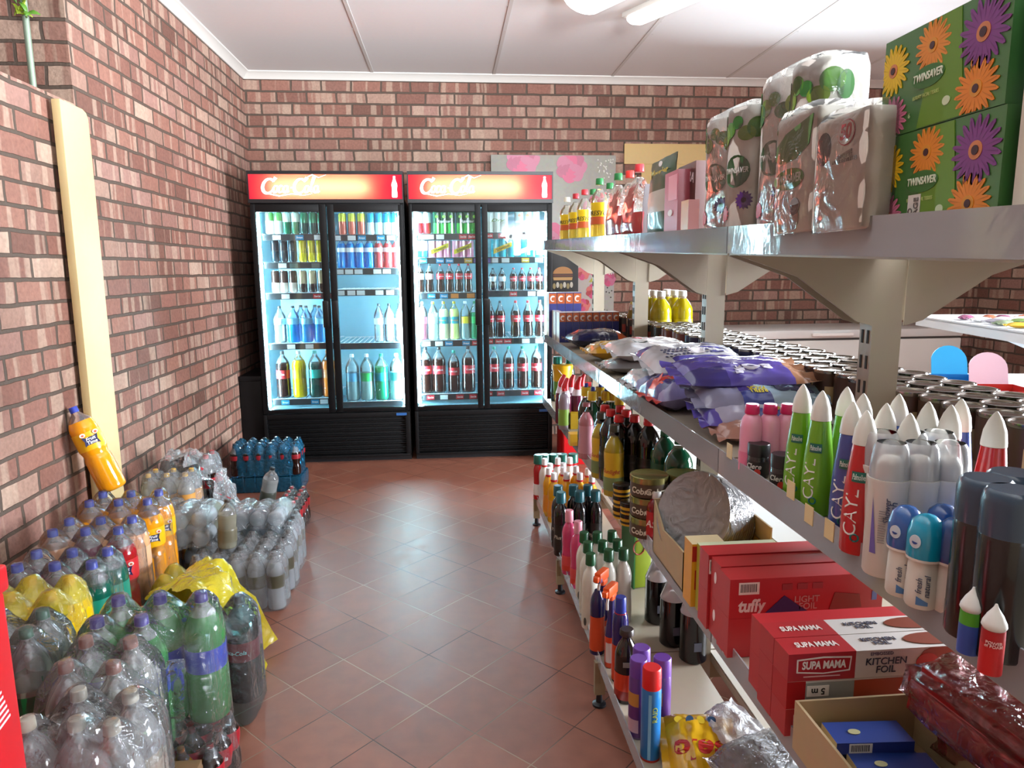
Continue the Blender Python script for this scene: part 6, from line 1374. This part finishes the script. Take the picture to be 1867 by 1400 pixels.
redpack('upper red packet in crinkled clear film leaning beside the kitchen foil boxes', .745, .775, Z3+.085, .15, .27, .085, (R(6), R(-4), R(12)), 31)
redpack('lower red packet in crinkled clear film behind the blue soap boxes', .79, .79, Z3+.006, .13, .25, .07, (0, 0, R(8)), 32)
redpack('small red packet in clear film near the picture corner on the third board', .64, .66, Z3+.006, .16, .13, .10, (0, 0, R(-4)), 33)

# ------------------------------------------------------------------ goods on the lowest board
grl = bottle('squeeze', .26, .032, 'b01c20', '0e5a4c', 'e4dcd8', fill=1, lab=(.1, .35), capr=.9, capz=.8)
for k, (px, py) in enumerate(((973, 822), (985, 820), (1001, 819), (1017, 819), (1037, 821))):
    stand(px, py, Z4, .26, 'cleaner_bottle', ORD[k]+' red bottle with broad teal cap in the far row of the lowest board', 'bottle', grl, 'teal-capped red bottles', dx=.012)
def ringed(col): return bottle('squeeze', .262, .033, col, 'dcd4d4', 'd88a2a' if col != 'd8d2cc' else 'c8c4c8', fill=1, lab=(.1, .45), capr=.48, capz=.86, coll='c01a20')
wr = ringed('d8d2cc'); yr = ringed('d8980c')
for k, (px, py) in enumerate(((989, 828), (1019, 827), (993, 836), (1017, 835), (1039, 834))):
    stand(px, py, Z4, .262, 'bleach_bottle', ORD[k]+' white bottle with red neck ring, counted from the far row', 'bottle', wr, 'white bottles with red neck rings')
for k, (px, py) in enumerate(((1003, 845), (1027, 844), (1050, 850), (1001, 853), (1027, 852), (1010, 862), (1033, 861), (1057, 862), (1072, 854), (1079, 866))):
    stand(px, py, Z4, .262, 'bleach_bottle', ORD[k]+' golden yellow bottle with white cap and red ring, counted from the white ones', 'bottle', yr, 'yellow bottles with red neck rings')
dk = bottle('squeeze', .30, .034, '0c0a0d', '0d5560', '1c1a18', fill=1, lab=(.1, .5), capr=.66, capz=.83, word='Plus', wcol='b8b0a0', wsize=.2)
for k, (px, py) in enumerate(((1018, 885), (1046, 884), (1072, 884), (1023, 897), (1057, 895), (1086, 894))):
    stand(px, py, Z4, .30, 'cleaner_bottle', ORD[k]+' black bottle with teal cap, behind the pink bottles', 'bottle', dk, 'black bottles with teal caps', rz=-.7)
pkb = bottle('squeeze', .285, .032, 'c23a66', 'd88a9a', 'd04a4a', fill=1, lab=(.06, .3), capr=.55, capz=.82, label2='c83a2a')
for k, (px, py) in enumerate(((1038, 930), (1054, 950))): stand(px, py, Z4, .285, 'cleaner_bottle', ('pink bottle with pale pink cap beside the black bottles', 'pink bottle with pale pink cap right before the white green-capped bottles')[k], 'bottle', pkb)
wg = bottle('squeeze', .285, .032, 'd2cfc2', '0c4a26', 'c4c2b4', fill=1, lab=(.1, .45), capr=.58, capz=.85)
for k, (px, py) in enumerate(((1065, 970), (1089, 970), (1116, 968), (1072, 988), (1099, 986), (1126, 984), (1077, 1009), (1110, 1002), (1137, 1000))):
    t = stand(px, py, Z4, .285, 'bleach_bottle', ORD[k]+' white bottle with dark green cap, counted from the pink bottles', 'bottle', wg, 'white bottles with green caps')
    if k in (0, 3, 6): put('printed_mark', MB().poly(ell(0, 0, .006, .016), 0, .0008).mesh('printed_mark', C('4a4a44', .5)), t, (.0325*math.sin(-.8), -.0325*math.cos(-.8), .03), (PI/2, 0, -.8))
# trigger sprays
def trigger():
    r = .026
    b = MB().lathe([(0, r*.9), (.004, r), (.11, r), (.15, r*.8), (.19, r*.5), (.235, r*.4)], 18, lambda z: 0 if z < .105 else 1, sy=.8).mesh('bottle', [C('c8401c', .35), liquid('2a2360', .0)])
    lb = MB().grid(8, 3, lambda i, j: (.0265*math.sin(-2.0+2.1*i), -.0265*.8*math.cos(-2.0+2.1*i), .02+.07*j)).mesh('label', C('c8c0bc', .4))
    hd = MB(); hd.box(-.045, .022, -.012, .012, .255, .290); hd.box(-.018, .016, -.011, .011, .236, .256); hd.box(-.060, -.044, -.009, .009, .262, .282)
    tg = MB().tube([(-.026, 0, .256), (-.036, 0, .235), (-.034, 0, .212)], .005, 8).mesh('trigger', C('d8d0c8', .4))
    return [('bottle', b), ('spray_head', hd.mesh('spray_head', C('e0541a', .4), bev=.004)), ('trigger', tg), ('label', lb)]
stand(1100, 1038, Z4, .29, 'trigger_spray', 'orange-headed trigger spray beside the white green-capped bottles', 'spray bottle', trigger(), 'orange trigger sprays', rz=.9)
stand(1116, 1064, Z4, .29, 'trigger_spray', 'orange-headed trigger spray in front of the other one', 'spray bottle', trigger(), 'orange trigger sprays', rz=.9)
bb = bottle('flask', .285, .026, '201c5a', '20308c', 'c8401c', fill=1, lab=(.02, .45), capr=.66, capz=.82, coll='b01420', top=plastic((.8, .8, .85), .2))
stand(1090, 1052, Z4, .275, 'cleaner_bottle', 'dark blue bottle with an orange label at the edge of the lowest board', 'bottle', bottle('squeeze', .275, .026, '1c1c4c', '1a2468', 'c84a24', fill=1, lab=(.05, .5), capr=.6))
stand(1132, 1088, Z4, .285, 'cleaner_bottle', 'bottle with long blue cap and red ring next to the orange triggers', 'bottle', bb)
jr = bottle('jug', .23, .036, '1a1412', '2a1c16', 'c83a1c', fill=.99, lab=(.05, .42), capr=.6, capz=.92, label2='8a241a'); t = stand(1143, 1152, Z4, .22, 'cleaner_bottle', 'round-shouldered dark bottle with orange label beside the purple cans', 'bottle', jr)
put('printed_mark', bx(-.012, .012, -.0005, .0005, -.008, .008).mesh('printed_mark', C('8a8478', .5)), t, (.0365*math.sin(-.2), -.0365*math.cos(-.2), .13), (0, 0, -.2))
def aer(c, capc, h, r=.0265, deco=None):
    return [('can', MB().lathe([(0, r*.96), (.003, r), (h*.76, r), (h*.79, r*.9)], 22).mesh('can', C(c, .3, coat=.3))), ('cap', MB().lathe([(h*.785, r*.97), (h*.985, r*.95), (h, r*.86)], 22).mesh('cap', C(capc, .4))), ('base_ring', MB().lathe([(.0, r*1.01), (.006, r*1.01)], 22).mesh('base_ring', C('b02414' if capc == 'c81414' else '6a5a7a', .4)))]
for k, (px, py) in enumerate(((1170, 1180), (1165, 1200), (1208, 1198))):
    t = stand(px, py, Z4, .235, 'aerosol_can', ('purple-capped aerosol can at the back of the trio', 'purple-capped aerosol can beside the orange-labelled bottle', 'purple-capped aerosol can behind the red-capped one')[k], 'aerosol', aer('5a3478', '63388c', .235), 'purple aerosol cans')
    put('label', MB().grid(8, 4, lambda i, j: (.0272*math.sin(-1.7+1.5*i), -.0272*math.cos(-1.7+1.5*i), .02+.12*j), lambda i, j: 0 if j < .34 else (1 if j < .67 else 2)).mesh('label', [C('b89aa8', .4), C('5a2a6a', .4), C('b8803a', .4)]), t)
t = stand(1189, 1216, Z4, .265, 'aerosol_can', 'blue aerosol can with a bright red cap at the edge of the lowest board', 'aerosol', aer('1a6aa8', 'c81414', .265))
put('label_stripe', MB().grid(4, 2, lambda i, j: (.0272*math.sin(-.55+.3*i), -.0272*math.cos(-.55+.3*i), .008+.19*j)).mesh('label_stripe', C('7ab0d0', .4)), t); me = tmesh('RAID', .02, C('a8b44a', .5), 0, .01).copy()
for v in me.vertices: x, y, z = v.co; a = -y/.0275; v.co = ((.0275+z)*math.sin(a), -(.0275+z)*math.cos(a), x)
put('lettering', me, t, (0, 0, .14), (0, 0, .15))
# black jugs with ribbed clear shoulders
def jugb():
    r = .046
    b = MB().lathe([(0, r*.9), (.005, r), (.17, r)], 22).mesh('bottle', liquid('08080c', 0, .15))
    ribs = [(.1702, r)]
    for k in range(6): ribs += [(.176+.012*k, r*(1.0-.10*k)), (.181+.012*k, r*(.93-.10*k))]
    s = MB().lathe(ribs+[(.265, r*.32), (.28, r*.3)], 22).mesh('shoulder', plastic((.8, .78, .82), .3, .1))
    l = bx(-.013, .013, -.0006, .0006, 0, .03).mesh('sticker', C('5a5e6a', .5))
    return b, s, l
for k, (px, py, lab) in enumerate(((1270, 1212, 'black bottle with ribbed clear shoulder nearest the bare shelf sheet'), (1232, 1182, 'black bottle with ribbed clear shoulder in the middle of its row'), (1203, 1140, 'black bottle with ribbed clear shoulder beside the yellow-green packet'))):
    p = at(px, py, z=Z4); b, s, l = jugb(); t = thing('black_bottle', lab, 'bottle', (p.x, p.y+.04, Z4+.001), group='black bottles with ribbed shoulders')
    put('bottle', b, t); put('shoulder', s, t); put('sticker', l, t, (.046*math.sin(.0), -.0468, .05))
p = at(1185, 1120, z=Z4)
t = thing('sponge_packet', 'yellow-green packet standing under the third board edge beside the bottles', 'packet', (p.x+.02, p.y+.28, Z4+.001), (0, 0, .2))
mb = MB().box(-.04, .04, -.06, .06, 0, .27); put('packet', mb.mesh('packet', [C('7a8a1c', .4, coat=.3)], bev=.012), t); put('printed_ring', MB().tube([(.025*math.cos(2*PI*k/20), .03*math.sin(2*PI*k/20), 0) for k in range(21)], .003, 6).mesh('printed_ring', C('8a2a1a', .4)), t, (-.02, -.0605, .18), (PI/2, 0, 0)); put('green_edge', bx(-.041, -.036, -.0605, .0605, .0, .272).mesh('green_edge', C('1c5a2a', .4), smooth=False), t)
# bags at the front of the lowest board
p = at(1265, 1360, z=Z4+.03)
t, b, sf = bag('crumpled yellow bag with big upside-down red letters at the bottom of the picture', p.x+.01, p.y-.01, Z4+.003, .17, .20, .075, [C('d0a010', .3, coat=.5), C('b88a10', .3, coat=.5), C('b8b0b0', .3, coat=.4)], lambda i, j: 1 if j > .8 else 0, (R(22), 0, -.15), 41, [('sele', .075, 'b01c14', .0, -.02, .14, {'flip': True, 'bold': .03, 'shear': .2})], fin=.02, nm='snack_bag')
for k in range(4): put('printed_chip', MB().poly(ell(0, 0, .012, .010), 0, .001).mesh('printed_chip', C(('d8b82a', '2a4a6a')[k % 2], .4)), b, (-.05+.03*k, .065, sf(-.05+.03*k, .065)+.001), (0, 0, k))
p = at(1300, 1300, z=Z4); t, b, sf = bag('crumpled clear plastic bag behind the yellow bag on the lowest board', .65, 1.72, Z4+.003, .15, .16, .10, [plastic((.9, .88, .88), .45, .15, .8, 30)], None, (R(10), R(-15), .4), 42, nm='plastic_bag')
t.location = (.745, 1.70, Z4+.003)
t = thing('pasta_bag', 'clear bag with brown contents and a blue printed corner on the lowest board', 'bag', (.80, 1.52, Z4+.003), (0, 0, .3))
me, sf = pillow(.24, .22, .11, [C('5a4a36', .7, var=.3), C('1c2a5c', .3), C('a8843a', .35)], lambda i, j: 1 if i > .6 and j < .25 else (2 if i > .6 and j < .45 else 0), 43); put('contents', me, t)
me, sf = pillow(.26, .24, .125, [plastic((.92, .9, .88), .18, .1, .8, 30)], None, 44); put('film', me, t, (0, 0, -.003))

# ------------------------------------------------------------------ beyond the shelving: freezer and a second unit
t = thing('chest_freezer', 'long white chest freezer against the far brick wall', 'freezer', (3.05, 5.80, 0))
put('body', bx(-1.05, 1.22, -.30, .34, .06, .90).mesh('body', C('d6d4cc', .35, coat=.2), bev=.012), t); ld = put('lid', bx(-1.055, 1.225, -.31, .345, .915, .985).mesh('lid', C('d0cfca', .3, coat=.3), bev=.014), t)
put('lid_handle', bx(-.10, .25, -.335, -.305, .935, .960).mesh('lid_handle', C('e8e6e0', .3), bev=.006), ld); put('seal', bx(-1.04, 1.21, -.295, .335, .90, .915).mesh('seal', C('3a3834', .6), smooth=False), t); put('base', bx(-1.0, 1.17, -.25, .3, 0, .06).mesh('base', C('2a2a2a', .6), smooth=False), t); put('lock', bx(-.02, .06, -.303, -.299, .78, .81).mesh('lock', C('c8c4ba', .4)), t)
rz2 = math.atan2(-.18, -.87)
A = Vector((2.29, 3.27, 0)); u = Vector((-.18, -.87, 0)).normalized(); v = Vector((u.y*-1, u.x, 0)); v = Vector((.87, -.18, 0)).normalized()
M2 = Matrix(((v.x, -u.x, 0, A.x), (v.y, -u.y, 0, A.y), (0, 0, 1, 0), (0, 0, 0, 1)))
s2 = thing('shelving_unit', 'second white metal shelving unit across the next aisle, sweets on its board', 'shelving', (0, 0, 0)); s2.matrix_world = M2
wm = C('d2d4d6', .4)
for y in (-.42, -1.30):
    mb = MB(); mb.box(.42, .48, y-.02, y+.02, .05, 1.62)
    for k in range(22): mb.box(.4185, .4205, y-.008, y-.002, .35+.055*k, .378+.055*k, 1)
    put('post', mb.mesh('post', [C('c8c4b4', .4), C('4a4640', .7)], smooth=False), s2)
for z, w0 in ((1.25, 0.), (.96, -.20), (.35, -.08)):
    mb = MB(); mb.box(w0, .90-w0, -1.5, 0, z-.006, z); mb.box(w0, w0+.003, -1.5, 0, z-.04, z+.006); mb.box(.897-w0, .90-w0, -1.5, 0, z-.04, z+.006); mb.box(w0, .9-w0, -.003, 0, z-.03, z+.012)
    sh = put('shelf', mb.mesh('shelf', wm, smooth=False), s2)
    for y in (-.44, -1.32):
        for sx in (1, -1):
            put('bracket', MB().poly([(.03, -.007), (.43, -.007), (.43, -.16), (.32, -.13)] if sx > 0 else [(.47, -.007), (.87, -.007), (.58, -.13), (.47, -.16)], 0, .004, 0, Matrix(((1, 0, 0, 0), (0, 0, 1, y), (0, 1, 0, z), (0, 0, 0, 1)))).mesh('bracket', wm, smooth=False), s2)
for y in (-.42, -1.3):
    for x in (.05, .85): put('leg', MB().box(x-.015, x+.015, y-.015, y+.015, 0, .31).mesh('leg', wm, smooth=False), s2)
def on2(x, y, z): return M2 @ Vector((x, y, z))
rs = random.Random(5)
sw = ['8a4a6a', '6a8a3a', 'd8a81a', 'd8d4d0', '7a5a4a', 'b86a4a', '9a94a0', '6a4a7a', 'e4e0dc', '7a8a6a']
k = 0
for y in range(9):
    for x in range(4):
        c = sw[(y*3+x*5) % 10]; p = on2(.12+.09*x+rs.uniform(-.02, .02), -.22-.115*y+rs.uniform(-.02, .02), 1.252)
        me, sf = pillow(.085, .055, .022, [C(c, .3, coat=.5)], None, k, .010, .003, 3, 10, 6)
        t = thing('sweet_bag', 'small sweet packet, %s row from the white unit far end, %s from edge' % (ORD[y], ORD[x]), 'sweets', p, (0, 0, rs.uniform(-1.2, 1.2)), 'small sweet packets', me); k += 1
p = on2(.40, -.75, 1.252); me, sf = pillow(.16, .13, .055, [C('1c62b8', .3, coat=.5)], None, 60)
thing('sweet_bag', 'bright blue plump packet among the sweets on the white unit', 'sweets', p+Vector((.02, 0, .0)), (0, 0, .3), None, me)
def display(lab, x, y, z, col, dark, w=.16, d=.13, h=.07, back=.15, col2=None, word=None):
    p = on2(x, y, z); t = thing('display_box', lab, 'box', p, (0, 0, -.2))
    mb = MB(); mb.box(-w/2, w/2, -d/2, d/2, 0, .004); mb.box(-w/2, -w/2+.003, -d/2, d/2, .004, h); mb.box(w/2-.003, w/2, -d/2, d/2, .004, h); mb.box(-w/2, w/2, -d/2, -d/2+.003, .004, h*.95); mb.box(-w/2, w/2, d/2-.003, d/2, .004, h)
    b = put('tray', mb.mesh('tray', C(col, .4), smooth=False), t)
    if back:
        pts = [(-w*.42, 0), (w*.42, 0)]+ell(0, back-h*.9, w*.42, h*.75, 12, 0, PI)
        put('header_card', MB().poly(pts, 0, .003).mesh('header_card', C(col2 or col, .4), smooth=False), t, (0, d/2-.002, h*.6), (PI/2-.25, 0, 0))
    if word: put('lettering', tmesh(word, .02, C('4a3a20', .5), .1, .02, width=w*.5), t, (0, -d/2-.001, h*.5), (PI/2, 0, 0))
    return t
Zs = .962
display('bright blue open display box with a rounded header card beyond the tins', -.10, -.66, Zs, '1a74b8', '101820', .17, .15, .09, .17, '22a4dc')
display('red open display box with a white and red header card beyond the tins', -.06, -.88, Zs, 'c02a22', '201010', .17, .15, .085, .17, 'e4b8c4')
t = display('orange cardboard display box with a small dark badge next to the red one', -.05, -1.09, Zs, 'd07a34', '', .18, .13, .085, 0, None, 'FIRE')
display('yellow flat carton behind the orange display box', 0.20, -.98, Zs, 'b8a424', '', .20, .14, .06, 0)
display('dark striped flat box at the edge of the white unit beside the orange one', .22, -1.22, Zs, '2a2c34', '', .16, .12, .04, 0)
for k, (x, y) in enumerate(((.45, -.5), (.52, -.75), (.48, -.95))):
    me, sf = pillow(.26, .2, .13, [plastic((.72, .78, .88), .4, .12, .8, 24)], None, 70+k); thing('plastic_bag', ('clear bluish plastic bag behind the display boxes', 'clear plastic bag in the middle behind the display boxes', 'clear plastic bag behind the yellow carton')[k], 'bag', on2(x, y, Zs), (0, 0, k), 'clear bags on the white unit', me)

t = thing('bottle_crate', 'red plastic bottle crates stacked on the tiles at the fridge end of the shelving', 'crate', (1.03, 5.36, 0))
for k in range(2):
    mb = MB(); mb.box(-.17, .17, -.15, .15, .30*k, .30*k+.02)
    for s in (-1, 1): mb.box(-.17, .17, s*.15-.008, s*.15+.008, .30*k, .30*k+.295); mb.box(s*.17-.008, s*.17+.008, -.15, .15, .30*k, .30*k+.295)
    put('crate', mb.mesh('crate', C('c0141a', .4), bev=.004), t)
# ------------------------------------------------------------------ picture settings
vs = SC.view_settings; vs.view_transform = 'Standard'; vs.look = 'None'; vs.exposure = 0.0; vs.gamma = 1.0; vs.use_curve_mapping = False
SC.cycles.max_bounces = 7; SC.cycles.diffuse_bounces = 3; SC.cycles.glossy_bounces = 3; SC.cycles.transmission_bounces = 4; SC.cycles.transparent_max_bounces = 16
SC.cycles.caustics_reflective = False; SC.cycles.caustics_refractive = False; SC.cycles.sample_clamp_indirect = 60.0
